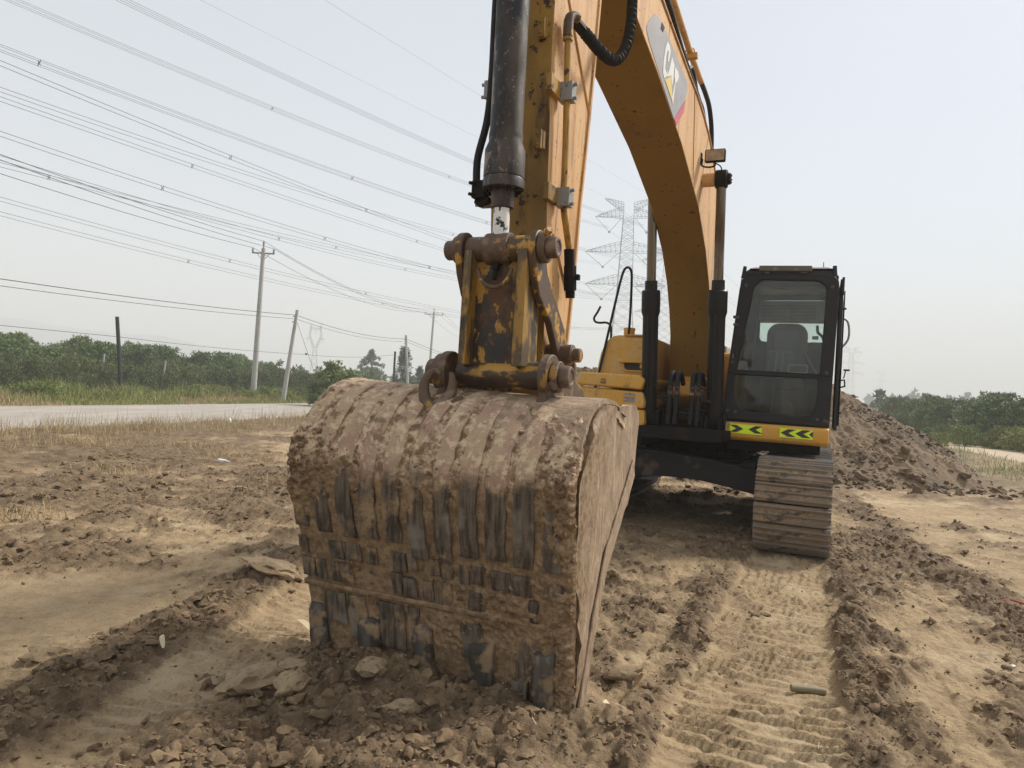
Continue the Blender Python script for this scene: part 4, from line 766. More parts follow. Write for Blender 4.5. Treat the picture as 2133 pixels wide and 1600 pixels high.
w.tube([q(.27, 1.68, 1.55), q(.29, 1.70, 1.46), q(.34, 1.68, 1.44), q(.44, 1.6, 1.44)], .018, n=8, smooth=4); w.tube([q(-.2, 1.6, 1.50), q(-.1, 1.66, 1.47), q(.0, 1.66, 1.44)], .012, n=8); w.tube([q(-.2, 1.62, 1.46), q(-.02, 1.66, 1.41)], .010, n=8); w.tube([q(.0, 1.6, 1.36), q(.2, 1.62, 1.33), q(.32, 1.6, 1.34)], .016, n=8); w.tube([q(.02, 1.62, 1.24), q(.08, 1.68, 1.30), q(.16, 1.66, 1.30)], .020, n=8, smooth=4)
w.build('cable', 'rubber', EX)
w = MB(); side_prism(w, [(.62, 1.30), (1.10, 1.40), (1.22, 1.50), (1.15, 1.64), (.95, 1.72), (.55, 1.70)], -.13, .225); w.build('boom_foot_casting', 'paint', EX, bevel=.03, seg=3)
w = MB(); w.lathe(q(-.24, .45, 1.58), (1, 0, 0), [(0, .13), (.5, .13)], 28)
for u_ in (-.27, .24): side_prism(w, [(.1, 1.1), (1.0, 1.1), (.75, 1.62), (.55, 1.74), (.35, 1.72), (.2, 1.6)], u_, u_+.035)
w.build('boom_foot_bracket', 'grime', EX, bevel=.006)

# ---- upper deck, covers -----------------------------------------
w = MB(); w.box(q(.12, -.30, 1.095), (.94, 4.26, .105)); w.box(q(.11, 1.835, 1.085), (.84, .03, .13)); w.box(q(1.0, .2, 1.0), (.92, 2.4, .10)); w.box(q(-.80, -.1, 1.0), (.9, 3.4, .16))
for u_ in (-.30, .38, .52): w.box(q(u_-.04, 1.55, 1.17), (.03, .30, .22))
deck = w.build('deck', 'grime', EX, bevel=.008)
bolts('deck_bolt', 'grime', deck, [(q(u_, 1.853, 1.09), (0, -1, 0)) for u_ in (-.15, .10, .30, .42)], .014, .014)
w = MB(); w.lathe(q(0, 0, .72), (0, 0, 1), [(0, .74), (.05, .74), (.051, .66), (.16, .66), (.161, .80), (.22, .80), (.24, .76)], 72)
sr = w.build('swing_ring', 'grime', EX)
bolts('ring_bolt', 'grime', sr, [((.76*math.cos(2*PI*k/40), .76*math.sin(2*PI*k/40), .88), (0, 0, -1)) for k in range(40)], .022, .03)
UB = [(-1.005, 1.66), (-.985, 1.82), (-.962, 1.94), (-.925, 2.035), (-.875, 2.105), (-.82, 2.145), (-.76, 2.157), (-.69, 2.157), (-.36, 2.147), (-.36, 1.66)]
w = MB(); front_prism(w, UB, 1.32, .1)
cov = w.build('side_cover', 'paint_clean', EX, bevel=.018, seg=3)
w = MB(); w.box(q(-.545, 1.333, 1.99), (.35, .03, .27)); w.build('raised_panel', 'paint_clean', cov, bevel=.012, seg=3)
w = MB(); w.prism(uz(rrect(-.665, -.385, 1.755, 1.905, .04), 1.326), uz(rrect(-.665, -.385, 1.755, 1.905, .04), 1.318)); w.build('recess', 'dark', cov)
ringm = MB(); ring(ringm, rrect(-.685, -.365, 1.735, 1.925, .055), rrect(-.665, -.385, 1.755, 1.905, .04), 1.345, 1.30, 'f'); ringm.build('recess_rim', 'paint_clean', cov, bevel=.004)
w = MB(); w.box(q(-.575, 1.36, 1.862), (.30, .06, .055)); w.box(q(-.45, 1.345, 1.83), (.06, .04, .11)); w.build('step_handle', 'paint_clean', cov, bevel=.010, seg=3)
w = MB(); w.box(q(-.52, 1.18, 2.157), (.32, .34, .014)); [w.box(q(-.67+.012*k*2.1, 1.352-.0, 2.163), (.010, .012, .010)) for k in range(13)]; w.build('anti_slip_plate', 'paint_clean', cov)
w = MB(); w.lathe(q(-.86+.12, .9, 2.13), (0, 0, 1), [(0, .068), (.12, .066), (.122, .070), (.15, .070), (.152, .060)], 24); w.build('filler_cap', 'paint', cov)
def fp(mb, pts, va, vb, ins=0): mb.prism(uz(pts, va), uz(pts, vb)); return mb
w = MB(); front_prism(w, [(-1.045, 1.70), (-1.088, 1.62), (-1.080, 1.552), (-.352, 1.528), (-.318, 1.64), (-.375, 1.685)], 1.78, .3); st = w.build('step_box', 'paint_clean', EX, bevel=.022, seg=3)
w = MB(); w.box(q(-.775, 1.786, 1.605), (.06, .008, .055)); w.lathe(q(-.775, 1.79, 1.605), (0, -1, 0), [(0, .016), (.008, .014)], 6); w.build('latch', 'hub', st, bevel=.003)
w = MB(); front_prism(w, [(-1.062, 1.535), (-1.09, 1.41), (-1.088, 1.325), (-.322, 1.325), (-.312, 1.40), (-.345, 1.505)], 1.75, .3); st2 = w.build('tool_box', 'paint_clean', EX, bevel=.020, seg=3)
w = MB(); w.prism(uz(rrect(-.545, -.42, 1.385, 1.485, .012), 1.7525), uz(rrect(-.545, -.42, 1.385, 1.485, .012), 1.745)); w.build('vent_recess', 'grey', st2)
w = MB(); w.box(q(-.485, 1.758, 1.452), (.125, .012, .012)); w.box(q(-.53, 1.758, 1.415), (.04, .012, .012)); w.build('vent_slat', 'paint_clean', st2)
w = MB(); front_prism(w, [(-1.08, 1.31), (-1.06, 1.10), (-.34, 1.10), (-.30, 1.17), (-.318, 1.31)], 1.745, .3); w.build('lower_box', 'paint_clean', EX, bevel=.018, seg=3)
w = MB(); w.box(q(-.15, -1.0, 1.62), (2.2, 1.9, .92)); hood = w.build('engine_hood', 'paint_clean', EX, bevel=.05, seg=3)
w = MB(); w.box(q(.0, -.45, 2.13), (.55, .5, .12)); w.lathe(q(-.25, -.75, 2.08), (0, 0, 1), [(0, .07), (.35, .07)], 16); w.build('engine_cover', 'grey', hood, bevel=.03)
w = MB(); side_prism(w, [(-1.96, .98), (-2.55, 1.0), (-2.80, 1.3), (-2.82, 1.8), (-2.6, 2.1), (-1.96, 2.1)], -1.3, 1.3); w.build('counterweight', 'paint_clean', EX, bevel=.05, seg=3)
w = MB(); w.tube([q(-1.030, 1.42, 1.20), q(-1.004, 1.38, 1.43), q(-.904, 1.34, 2.03), q(-.812, 1.30, 2.60), q(-.765, 1.28, 2.86), q(-.735, 1.24, 2.955), q(-.700, 1.18, 2.955), q(-.690, 1.12, 2.86), q(-.715, 1.0, 2.45), q(-.735, .95, 2.14)], .015, n=12, smooth=6); w.build('handrail', 'black', EX)
w = MB(); w.tube([q(-1.272, .4, 2.61), q(-1.31, .4, 2.53), q(-1.352, .4, 2.455), q(-1.33, .4, 2.405), q(-1.27, .4, 2.392), q(-1.19, .4, 2.396), q(-1.135, .4, 2.37), q(-1.112, .4, 2.30), q(-1.108, .4, 2.10), q(-1.108, .4, 1.9)], .015, n=10, smooth=5); w.build('handrail', 'black', EX)
w = MB(); w.box(q(-1.0, -.5, 1.7), (.30, 1.9, .8)); w.build('fuel_tank', 'paint_clean', EX, bevel=.03)
#@@CAB
# ---- cab ---------------------------------------------------------
CV0, CV1 = .05, 1.50
def cx_at(z, L_=True):                            # left outline of the cab leans in towards the roof
    return (.485+.02*(z-1.25)/.5 if z < 1.75 else .505+.085*(z-1.75)/.97) if L_ else (1.535+.025*(z-1.25)/1.2)
w = MB()
outer_up = [(.508, 1.765), (.588, 2.66), (.603, 2.74), (.64, 2.80), (.70, 2.835), (1.44, 2.815), (1.51, 2.79), (1.555, 2.74), (1.565, 2.66), (1.545, 1.765)]
inner_up = [(.600, 1.800), (.722, 2.60), (.735, 2.68), (.77, 2.735), (.83, 2.762), (1.33, 2.745), (1.39, 2.73), (1.43, 2.69), (1.442, 2.62), (1.420, 1.785)]
outer_lo = [(.485, 1.275), (.508, 1.765), (1.545, 1.765), (1.535, 1.245)]
inner_lo = [(.585, 1.745), (.575, 1.60), (.60, 1.46), (.66, 1.385), (.76, 1.365), (1.25, 1.335), (1.35, 1.36), (1.395, 1.45), (1.412, 1.735)]
ring(w, outer_up, inner_up, CV1, CV1-.07, 'f', 90); ring(w, outer_lo[::-1], inner_lo, CV1, CV1-.07, 'f', 90)
cab = w.build('cab', 'cabblack', EX, bevel=.006)
w = MB(); w.prism(uz([(.560, 1.755), (1.430, 1.735), (1.430, 1.765), (.560, 1.785)], CV1+.018), uz([(.560, 1.755), (1.430, 1.735), (1.430, 1.765), (.560, 1.785)], CV1+.001)); w.build('window_rail', 'cabblack', cab, bevel=.004)
w = MB(); w.prism(uz(inner_up, CV1-.030), uz(inner_up, CV1-.036)); w.build('windscreen', 'glass', cab)
w = MB(); w.prism(uz(inner_lo, CV1-.030), uz(inner_lo, CV1-.036)); w.build('lower_window', 'glassdirty', cab)
rg = MB(); ring(rg, [(a+(.012 if a > 1 else -.012), b+(.012 if b > 2.2 else -.012)) for a, b in inner_up], inner_up, CV1+.004, CV1-.03, 'f', 90); rg.build('window_seal', 'rubber', cab)
for p in ((.655, 2.70), (1.50, 2.68), (.555, 1.88), (1.485, 1.80), (.53, 1.36), (.61, 1.35), (1.42, 1.32), (1.49, 1.31), (1.52, 1.30)): w = MB(); w.lathe(q(p[0], CV1, p[1]), (0, -1, 0), [(0, .018), (.008, .018), (.009, .009), (.014, .008)], 12); w.build('cab_bolt', 'boltgrey', cab)
w = MB(); w.box(q(.548, 1.52, 1.94), (.04, .035, .055)); w.box(q(.572, 1.51, 2.36), (.06, .03, .03)); w.box(q(.570, 1.51, 2.28), (.05, .03, .025)); w.lathe(q(.548, 1.54, 1.945), (0, -1, 0), [(0, .014), (.02, .012)], 8); w.build('hinge', 'blackdust', cab, bevel=.003)
w = MB(); w.prism([q(.60, 1.48, 2.80), q(1.56, 1.48, 2.78), q(1.56, CV0, 2.78), q(.60, CV0, 2.80)], [q(.66, 1.45, 2.882), q(1.51, 1.45, 2.868), q(1.50, CV0, 2.868), q(.66, CV0, 2.882)]); w.build('roof', 'cabblack', cab, bevel=.02, seg=3)
w = MB(); w.prism([q(.67, 1.47, 2.884), q(1.50, 1.47, 2.870), q(1.46, .2, 2.870), q(.72, .2, 2.884)], [q(.72, 1.43, 2.905), q(1.44, 1.43, 2.893), q(1.42, .25, 2.895), q(.75, .25, 2.905)]); w.build('roof_cap', mk('weathered_roof', (.20, .18, .165), [((.34, .30, .26), 8, .5, .7), ((.06, .055, .05), 14, .55, .65)], .7), cab, bevel=.006)
w = MB(); w.box(q(1.04, 1.53, 2.868), (.515, .05, .055), Matrix.Rotation(math.radians(1.2), 3, 'Y')); w.box(q(1.22, 1.51, 2.832), (.06, .03, .03)); w.box(q(.86, 1.51, 2.835), (.05, .03, .03)); w.build('light_bar', mk('olive_bar', (.10, .095, .07), [((.20, .18, .13), 12, .55, .7)], .5), cab, bevel=.005)
for P_, r_, nm in (([q(.62, 1.46, 2.78), q(.63, 1.46, 2.91)], [.026, .018], 'roof_peg'), ([q(1.515, 1.46, 2.78), q(1.51, 1.46, 2.90)], [.026, .020], 'roof_peg'), ([q(1.405, 1.3, 2.89), q(1.40, 1.3, 2.97)], .004, 'antenna'), ([q(.60, 1.51, 2.79), q(.70, 1.53, 2.82), q(.80, 1.55, 2.86)], .004, 'roof_cable')): w = MB(); w.tube(P_, r_, n=10); w.build(nm, 'cabblack', cab)
# side walls, rear wall, floor
w = MB(); ring(w, [(CV0, 1.20), (CV0, 2.78), (CV1-.07, 2.78), (CV1-.07, 1.20)], [(CV0+.12, 1.85), (CV0+.12, 2.62), (CV1-.16, 2.66), (CV1-.16, 1.85)], .50, .54, 's', 40)
for v in w.v[:]: pass
w.v = [(x+(.0 if z < 1.75 else .088*(z-1.75)/.97), y, z) for x, y, z in w.v]; w.build('side_wall', 'cabblack', cab)
w = MB(); w.prism([q(.522, CV0+.12, 1.85), q(.522, CV1-.16, 1.85), q(.592, CV1-.16, 2.66), q(.590, CV0+.12, 2.62)], [q(.526, CV0+.12, 1.85), q(.526, CV1-.16, 1.85), q(.596, CV1-.16, 2.66), q(.594, CV0+.12, 2.62)]); w.build('side_window', 'glass', cab)
w = MB(); ring(w, [(.50, 1.2), (.60, 2.80), (1.56, 2.80), (1.54, 1.2)], rrect(.70, 1.47, 2.22, 2.735, .05), CV0+.05, CV0, 'f', 48); w.build('rear_wall', 'dark', cab)
w = MB(); w.prism(uz(rrect(.70, 1.47, 2.22, 2.735, .05), CV0+.027), uz(rrect(.70, 1.47, 2.22, 2.735, .05), CV0+.022)); w.build('rear_window', 'glass', cab)
w = MB(); w.box(q(1.02, .74, 1.235), (1.0, 1.38, .05)); w.box(q(1.02, .55, 1.45), (.62, .55, .38)); w.build('cab_floor', 'dark', cab)
# door: seen edge-on on the far right of the cab
w = MB(); ring(w, [(CV0, 1.22), (CV0, 2.76), (.3, 2.80), (CV1-.08, 2.77), (CV1-.03, 1.22)], [(CV0+.14, 1.85), (CV0+.14, 2.60), (CV1-.2, 2.64), (CV1-.14, 1.85)], 1.572, 1.605, 's', 48); dr = w.build('door', 'cabblack', cab, bevel=.004)
w = MB(); w.prism(vz([(CV0+.14, 1.85), (CV0+.14, 2.60), (CV1-.2, 2.64), (CV1-.14, 1.85)], 1.585), vz([(CV0+.14, 1.85), (CV0+.14, 2.60), (CV1-.2, 2.64), (CV1-.14, 1.85)], 1.589)); w.build('door_window', 'glass', dr)
w = MB(); w.tube([q(1.615, 1.0, 2.42), q(1.665, 1.0, 2.38), q(1.685, 1.0, 2.28), q(1.675, 1.0, 2.18), q(1.620, 1.0, 2.10)], .011, n=8, smooth=5); w.build('grab_handle', 'plasticgrey', dr)
w = MB(); w.tube([q(1.60, 1.2, 1.74), q(1.66, 1.2, 1.745), q(1.665, 1.2, 1.68), q(1.60, 1.2, 1.66)], .010, n=8); w.tube([q(1.65, 1.2, 1.76), q(1.665, 1.2, 1.84)], .006, n=6); w.box(q(1.675, 1.2, 1.85), (.06, .03, .018)); w.build('latch_handle', 'blackdust', dr)
w = MB(); side_prism(w, [(.9, 2.60), (1.35, 2.66), (1.42, 2.0), (1.36, 1.26), (.8, 1.26)], 1.614, 1.624); side_prism(w, [(1.43, 2.75), (1.50, 2.78), (1.50, 2.62), (1.44, 2.60)], 1.585, 1.61); w.tube([q(1.60, 1.15, 2.5), q(1.645, 1.15, 2.5)], .012); w.tube([q(1.60, 1.15, 1.4), q(1.645, 1.15, 1.4)], .012); w.build('sliding_pane_frame', 'cabblack', dr, bevel=.004)
# interior
w = MB(); w.prism(uz(rrect(.82, 1.275, 1.70, 2.40, .1, 8, (.14, .14, .05, .05)), .62), uz(rrect(.85, 1.245, 1.70, 2.37, .1, 8, (.13, .13, .05, .05)), .46)); w.box(q(1.045, .80, 1.70), (.48, .48, .14)); seat = w.build('seat', 'seat', cab, bevel=.03, seg=3)
w = MB(); w.prism(uz(rrect(.925, 1.17, 1.85, 2.32, .06), .645), uz(rrect(.91, 1.185, 1.84, 2.33, .06), .60)); w.build('seat_insert', mk('seat_inset', (.19, .19, .22), [], .9), seat, bevel=.01)
w = MB(); w.box(q(1.085, .36, 2.555), (.74, .20, .245)); ac = w.build('air_conditioner', 'plasticgrey', cab, bevel=.012)
w = MB()
for k in range(11):
    for a, b in ((.75, 1.02), (1.05, 1.34)): w.box(q((a+b)/2, .463, 2.455+.0165*k), (b-a, .008, .006))
w.build('grille', 'dark', ac)
w = MB(); w.tube([q(.58, 1.22, 1.30), q(.60, 1.22, 1.5), q(.62, 1.2, 1.72), q(.635, 1.15, 1.90)], [.09, .085, .07, .045], n=14, smooth=4); w.build('side_console', 'cream', cab)
w = MB()
for u_ in (.955, 1.02): w.tube([q(u_, 1.28, 1.30), q(u_+.01, 1.22, 1.7), q(u_+.03, 1.15, 2.03)], .009, n=8)
w.tube([q(.90, 1.15, 2.02), q(1.0, 1.15, 2.04), q(1.14, 1.15, 2.02)], .010, n=8); w.tube([q(1.39, 1.2, 1.8), q(1.30, 1.1, 1.95), q(1.26, 1.05, 2.05)], .006, n=6); w.tube([q(.80, 1.2, 1.40), q(.88, 1.2, 1.50), q(.93, 1.2, 1.50)], .010, n=6); w.tube([q(1.05, 1.2, 1.50), q(1.10, 1.2, 1.50), q(1.17, 1.2, 1.43)], .010, n=6); w.build('control_lever', 'grey', cab)
w = MB(); ring(w, rrect(1.10, 1.30, 1.795, 1.89, .015), rrect(1.112, 1.288, 1.807, 1.878, .01), 1.25, 1.235, 'f', 32); w.build('monitor_bracket', 'plasticgrey', cab)
w = MB(); w.box(q(.62, .85, 2.0), (.12, .5, .3)); w.box(q(1.40, .7, 1.98), (.2, .5, .35)); w.tube([q(1.36, .3, 2.4), q(1.37, .35, 2.32), q(1.42, .35, 2.27), q(1.45, .35, 2.18)], .018, n=8, smooth=3); w.box(q(.64, .5, 2.35), (.10, .12, .8)); w.build('interior_trim', 'dark', cab, bevel=.02)
w = MB(); w.box(q(1.34, CV0+.035, 2.28), (.07, .004, .045)); w.build('sticker', 'white', cab)
# yellow bar under the cab with reflective chevrons
barP = [(1.40, 1.243), (1.58, 1.240), (1.605, 1.225), (1.612, 1.13), (1.600, 1.085), (1.56, 1.055), (1.40, 1.05)]
w = MB(); w.prism([q(.468, a, b) for a, b in barP], [q(1.535, a, b-.004) for a, b in barP]); bar = w.build('cab_base_bar', 'paint_clean', EX, bevel=.014, seg=3)
def stick(u0_, u1_, z0_, z1_, chev, name):
    V0 = 1.6175
    w = MB(); w.prism(uz([(u0_, z0_), (u1_, z0_-.006), (u1_, z1_-.006), (u0_, z1_)], V0), uz([(u0_, z0_), (u1_, z0_-.006), (u1_, z1_-.006), (u0_, z1_)], V0-.012)); s = w.build('chevron_sticker', 'lime', bar)
    m_ = (z0_+z1_)/2; h = (z1_-z0_)/2-.008; w = MB()
    for (x, d, wd, clip) in chev:                # x of the tip, direction, width
        P_ = [(x, m_), (x-d*.075*.9, m_+h), (x-d*(.075*.9+wd), m_+h), (x-d*wd*.95, m_), (x-d*(.075*.9+wd), m_-h), (x-d*.075*.9, m_-h)]
        if clip: P_ = [(x, m_), (u1_, m_+.032), (u1_, m_-.032)]
        w.prism(uz(P_, V0+.0018), uz(P_, V0+.0004))
    w.build('chevrons', 'decalblack', s)
stick(.578, .900, 1.130, 1.222, [(.715, 1, .075, 0), (.765, -1, .075, 0)], 'a')
stick(1.074, 1.388, 1.120, 1.214, [(1.082, -1, .08, 0), (1.222, -1, .08, 0), (1.352, -1, 0, 1)], 'b')

# ---- undercarriage ----------------------------------------------
w = MB(); front_prism(w, [(-.95, .78), (-.53, .845), (-.2, .845), (.35, .79), (.95, .68), (.95, .43), (.60, .50), (.20, .56), (-.25, .56), (-.62, .50), (-.95, .42)], 1.22, .95)
front_prism(w, [(-.95, .70), (-.53, .80), (.53, .80), (.95, .70), (.95, .43), (.55, .52), (-.55, .52), (-.95, .43)], -.95, -1.22)
w.box(q(0, 0, .66), (1.3, 2.3, .20)); w.build('carbody', 'beam', EX, bevel=.008)
SR, ZC, VF, VR = .405, .475, 1.95, -2.05
def track(uc):
    w = MB(); w.box(q(uc, -.05, .48), (.24, 3.6, .36)); tr = w.build('track', 'grime', EX, bevel=.02)
    for v_ in (VF, VR): w = MB(); w.lathe(q(uc-.09, v_, ZC), (1, 0, 0), [(0, .30), (.02, .36), (.07, .36), (.071, .30), (.11, .30), (.111, .36), (.16, .36), (.18, .30)], 32); w.build('idler' if v_ > 0 else 'sprocket', 'grime', tr)
    w = MB(); [w.lathe(q(uc-.10, v_, .19), (1, 0, 0), [(0, .10), (.2, .10)], 16) for v_ in np.linspace(-1.55, 1.45, 8)]; w.build('rollers', 'grime', tr)
    return tr
variants = []
def shoe_mesh(k):
    nx_, ny_ = 46, 42; W2 = .335; P2_ = .0905; V = []; WN = []
    for j in range(ny_):
        y = -P2_+2*P2_*j/(ny_-1)
        for i in range(nx_):
            x = -W2+2*W2*i/(nx_-1); g_ = 0
            for c in (-.068, .0, .068): g_ = max(g_, .036*max(0, 1-(abs(y-c)/.012)**4) if abs(y-c) < .012 else 0)
            mud = .007+.016*mnoise.fractal(Vector((x*7, y*9, k*5.)), 1, 2, 4)+.007+.014*max(0, mnoise.noise(Vector((x*20, y*26, k*3.))))
            mud *= .8+.9*mnoise.noise(Vector((x*2.5, k*9., 0)))
            e = min(i, nx_-1-i, j, ny_-1-j); z = max(g_, mud if e else 0)
            V.append((x, y, .012+z)); WN.append(1. if g_ > .02 and z == g_ else 0.)
    V = np.array(V); n0 = len(V); idx = np.arange(n0).reshape(ny_, nx_); Fq = [np.stack([idx[:-1, :-1], idx[:-1, 1:], idx[1:, 1:], idx[1:, :-1]], -1).reshape(-1, 4)]
    Bv = V.copy(); Bv[:, 2] = -.008; V = np.concatenate([V, Bv]); b = idx+n0; Fq.append(b_ := np.stack([b[:-1, :-1], b[1:, :-1], b[1:, 1:], b[:-1, 1:]], -1).reshape(-1, 4))
    for a, c in ((idx[0], b[0]), (idx[-1], b[-1]), (idx[:, 0], b[:, 0]), (idx[:, -1], b[:, -1])): Fq.append(np.stack([a[:-1], a[1:], c[1:], c[:-1]], -1))
    o = npmesh('track_shoe', V, np.concatenate(Fq), ['shoe']); attr(o, 'worn', WN+[0.]*n0); o.data.set_sharp_from_angle(angle=math.radians(45)); me = o.data; bpy.data.objects.remove(o); return me
shoes = [shoe_mesh(k) for k in range(5)]
def lay_track(uc):
    tr = track(uc); R_ = SR; Ls = VF-VR; per = 2*Ls+2*PI*R_; n = round(per/.1905); k = 0
    for i in range(n):
        s = (i+.37)*per/n
        if s < Ls: v, z, a = VR+s, ZC+R_, 0                          # upper run, going forward
        elif s < Ls+PI*R_: t = (s-Ls)/R_; v, z, a = VF+R_*math.sin(t), ZC+R_*math.cos(t), t
        elif s < 2*Ls+PI*R_: v, z, a = VF-(s-Ls-PI*R_), ZC-R_, PI
        else: t = (s-2*Ls-PI*R_)/R_; v, z, a = VR-R_*math.sin(t), ZC-R_*math.cos(t), PI+t
        if a == 0: z -= .035*math.sin(PI*min(max((v-VR)/Ls, 0), 1)*2)**2
        o = bpy.data.objects.new('track_shoe', shoes[i % 5]); COL.objects.link(o); o.parent = tr
        o.location = q(uc, v, z); o.rotation_euler = (a+random.uniform(-.03, .03), random.uniform(-.012, .012), random.uniform(-.01, .01))
    w = MB(); P_ = []
    for k in range(25): t = PI*k/24; P_.append((VF+(SR-.030)*math.sin(t), ZC+(SR-.030)*math.cos(t)))
    for k in range(25): t = PI+PI*k/24; P_.append((VR+(SR-.030)*math.sin(t), ZC+(SR-.030)*math.cos(t)))
    n_ = len(P_); In = [(VF+(a-VF)*.86 if a > VF else (VR+(a-VR)*.86 if a < VR else a), ZC+(b-ZC)*.86) for a, b in P_]
    vs = [q(uc+s_*.31, a, b-(.045 if b > ZC+.3 and VR < a < VF else 0)) for s_ in (-1, 1) for L_ in (P_, In) for a, b in L_]; fs = []
    for k in range(n_): j = (k+1) % n_; fs += [(k, j, 2*n_+j, 2*n_+k), (n_+k, 3*n_+k, 3*n_+j, n_+j), (k, n_+k, n_+j, j), (2*n_+k, 2*n_+j, 3*n_+j, 3*n_+k)]
    w.add(vs, fs); w.build('track_chain', 'grime', tr)
    return tr
lay_track(1.25); lay_track(-1.25)

# ================================================================== BACKGROUND
M['steel'] = mk('galvanised_steel', (.20, .215, .225), [], .6, var=.05); M['wire'] = mk('wire', (.075, .08, .085), [], .6, var=0)
M['concrete'] = mk('pole_concrete', (.40, .40, .37), [((.26, .25, .22), 2, .5, .7, .9, (1, 1, .3))], .85); M['blackwood'] = mk('tarred_pole', (.02, .02, .02), [], .8)
def lattice_tower(x, y, rz, s=1., r=.13, label='', zb=0., arms=None):
    t = empty('transmission_tower', (x, y, zb), rz, label=label, category='pylon'); t.scale = (s, s, s)
    # heights (metres): waist spread follows a tapering tower body
    def hw(z): return float(np.interp(z, [0, 14, 30, 55, 60], [5.6, 3.6, 2.3, 1.5, 1.45]))
    w = MB(); lv = [0, 6, 11, 15.5, 19.5, 23, 26.3, 29.3, 32, 34.6, 37.1, 39.5, 41.8, 44, 46.2, 48.3, 50.4, 52.5, 54.5]
    for i in range(len(lv)-1):
        a, b = lv[i], lv[i+1]; ha, hb = hw(a), hw(b); ca = [(-ha, -ha), (ha, -ha), (ha, ha), (-ha, ha)]; cb = [(-hb, -hb), (hb, -hb), (hb, hb), (-hb, hb)]
        for k in range(4):
            j = (k+1) % 4; w.tube([(*ca[k], a), (*cb[k], b)], r, 4); w.tube([(*ca[k], a), (*cb[j], b)], r*.6, 4); w.tube([(*ca[j], a), (*cb[k], b)], r*.6, 4)
            if i % 2 == 1: w.tube([(*ca[k], a), (*ca[j], a)], r*.5, 4)
    w.build('tower_body', 'steel', t)
    def arm(sd, z0, L_, up_=0., hgt=2.8):
        w = MB(); h = hw(z0); tip = (sd*(h+L_), 0, z0+up_); nseg = 7
        for yy in (-h, h):
            lo = [(sd*(h+(L_)*k/nseg), yy*(1-k/nseg), z0+up_*k/nseg) for k in range(nseg+1)]; hi = [(sd*(h+(L_)*k/nseg), yy*(1-k/nseg), z0+hgt*(1-k/nseg)**.8+up_*k/nseg) for k in range(nseg+1)]
            w.tube(lo, r*.8, 4); w.tube(hi, r*.8, 4)
            for k in range(nseg): w.tube([lo[k], hi[k]], r*.45, 4); w.tube([hi[k], lo[k+1]], r*.45, 4)
        for k in range(1, nseg): w.tube([(sd*(h+L_*k/nseg), -h*(1-k/nseg), z0+up_*k/nseg), (sd*(h+L_*k/nseg), h*(1-k/nseg), z0+up_*k/nseg)], r*.4, 4)
        w.build('crossarm', 'steel', t); return tip
    for z0, L_ in ((34.2, 9.5), (43.8, 10.3), (54.2, 8.2)):
        for sd in (-1, 1):
            tip = arm(sd, z0, L_); vx_ = sd*(hw(z0)+L_*.45); inner = (sd*(hw(z0)+.2), 0, z0); w = MB()
            bot = ((tip[0]+inner[0])/2-.3*sd, 0, z0-4.4); w.tube([tip, bot], r*.75, 5); w.tube([inner, bot], r*.75, 5); w.lathe((bot[0], bot[1], bot[2]+.2), (0, 0, -1), [(0, .35), (.5, .35)], 8); w.build('insulator', 'steel', t)
    for sd in (-1, 1): arm(sd, 55.6, 5.8, 4.0, 2.6)
    return t
LA = math.radians(29)
T = lattice_tower(31.6, 212, -LA*.35, 1, .095, 'nearest steel lattice pylon with three cross-arm levels, seen between arm and boom'); T['group'] = 'lattice pylons of the power lines'
def far_tower(x, y, s, label, rz=-.2, r=.15, zb=0):
    t = T.copy(); COL.objects.link(t)
    for ch in list(T.children): c = ch.copy(); COL.objects.link(c); c.parent = t
    t.location = (x, y, zb); t.scale = (s, s, s); t.rotation_euler = (0, 0, rz); t['label'] = label; return t
far_tower(57, 275, 1.0, 'second lattice pylon partly hidden behind the left boom ram and boom')
far_tower(323.5, 690, 1.02, 'hazy pylon just right of the cab door', -.15)
far_tower(563, 1100, 1.05, 'very faint pylon farther right of the cab, above the soil heap')
far_tower(470, 1150, .95, 'faintest short pylon on the skyline right of the cab', .2)
# cat-head pylon on the left skyline
w = MB(); t = empty('transmission_tower', (-110.5, 400, 0), .15, label='hazy waisted pylon with a forked head behind the leaning pole', category='pylon'); t.scale = (.65, .65, .93)
def cross(w, a, b, h0, h1, z0, z1, r, cx0=0, cx1=0, n=5):
    for i in range(n):
        k0, k1 = i/n, (i+1)/n; 
        for sy in (-1, 1):
            p = [(cx0+(cx1-cx0)*k+s*(h0+(h1-h0)*k), sy*(h0+(h1-h0)*k)*.6, z0+(z1-z0)*k) for k in (k0, k1) for s in (-1, 1)]
            w.tube([p[0], p[2]], r, 4); w.tube([p[1], p[3]], r, 4); w.tube([p[0], p[3]], r*.6, 4); w.tube([p[1], p[2]], r*.6, 4)
cross(w, 0, 0, 3.4, 1.4, 0, 20, .13); w.build('tower_body', 'steel', t)
w = MB(); cross(w, 0, 0, .9, .8, 20, 27, .13, -1, -4.8); cross(w, 0, 0, .9, .8, 20, 27, .13, 1, 4.8); cross(w, 0, 0, .8, .5, 27, 33.5, .12, -4.8, -3.8); cross(w, 0, 0, .8, .5, 27, 33.5, .12, 4.8, 3.8)
w.tube([(-8, 0, 25.5), (-4.5, 0, 25.5)], .2, 4); w.tube([(8, 0, 25.5), (4.5, 0, 25.5)], .2, 4); w.tube([(-4.5, 0, 31.8), (4.5, 0, 31.8)], .25, 4); w.tube([(-4.5, 0, 30.9), (4.5, 0, 30.9)], .15, 4)
for sd in (-1, 1): w.tube([(sd*3.9, 0, 33.3), (sd*5.2, 0, 35)], .15, 4); w.tube([(sd*1.2, 0, 31), (0, 0, 28)], .1, 4); w.tube([(sd*6.5, 0, 25.5), (sd*6.5, 0, 22.5)], .12, 4)
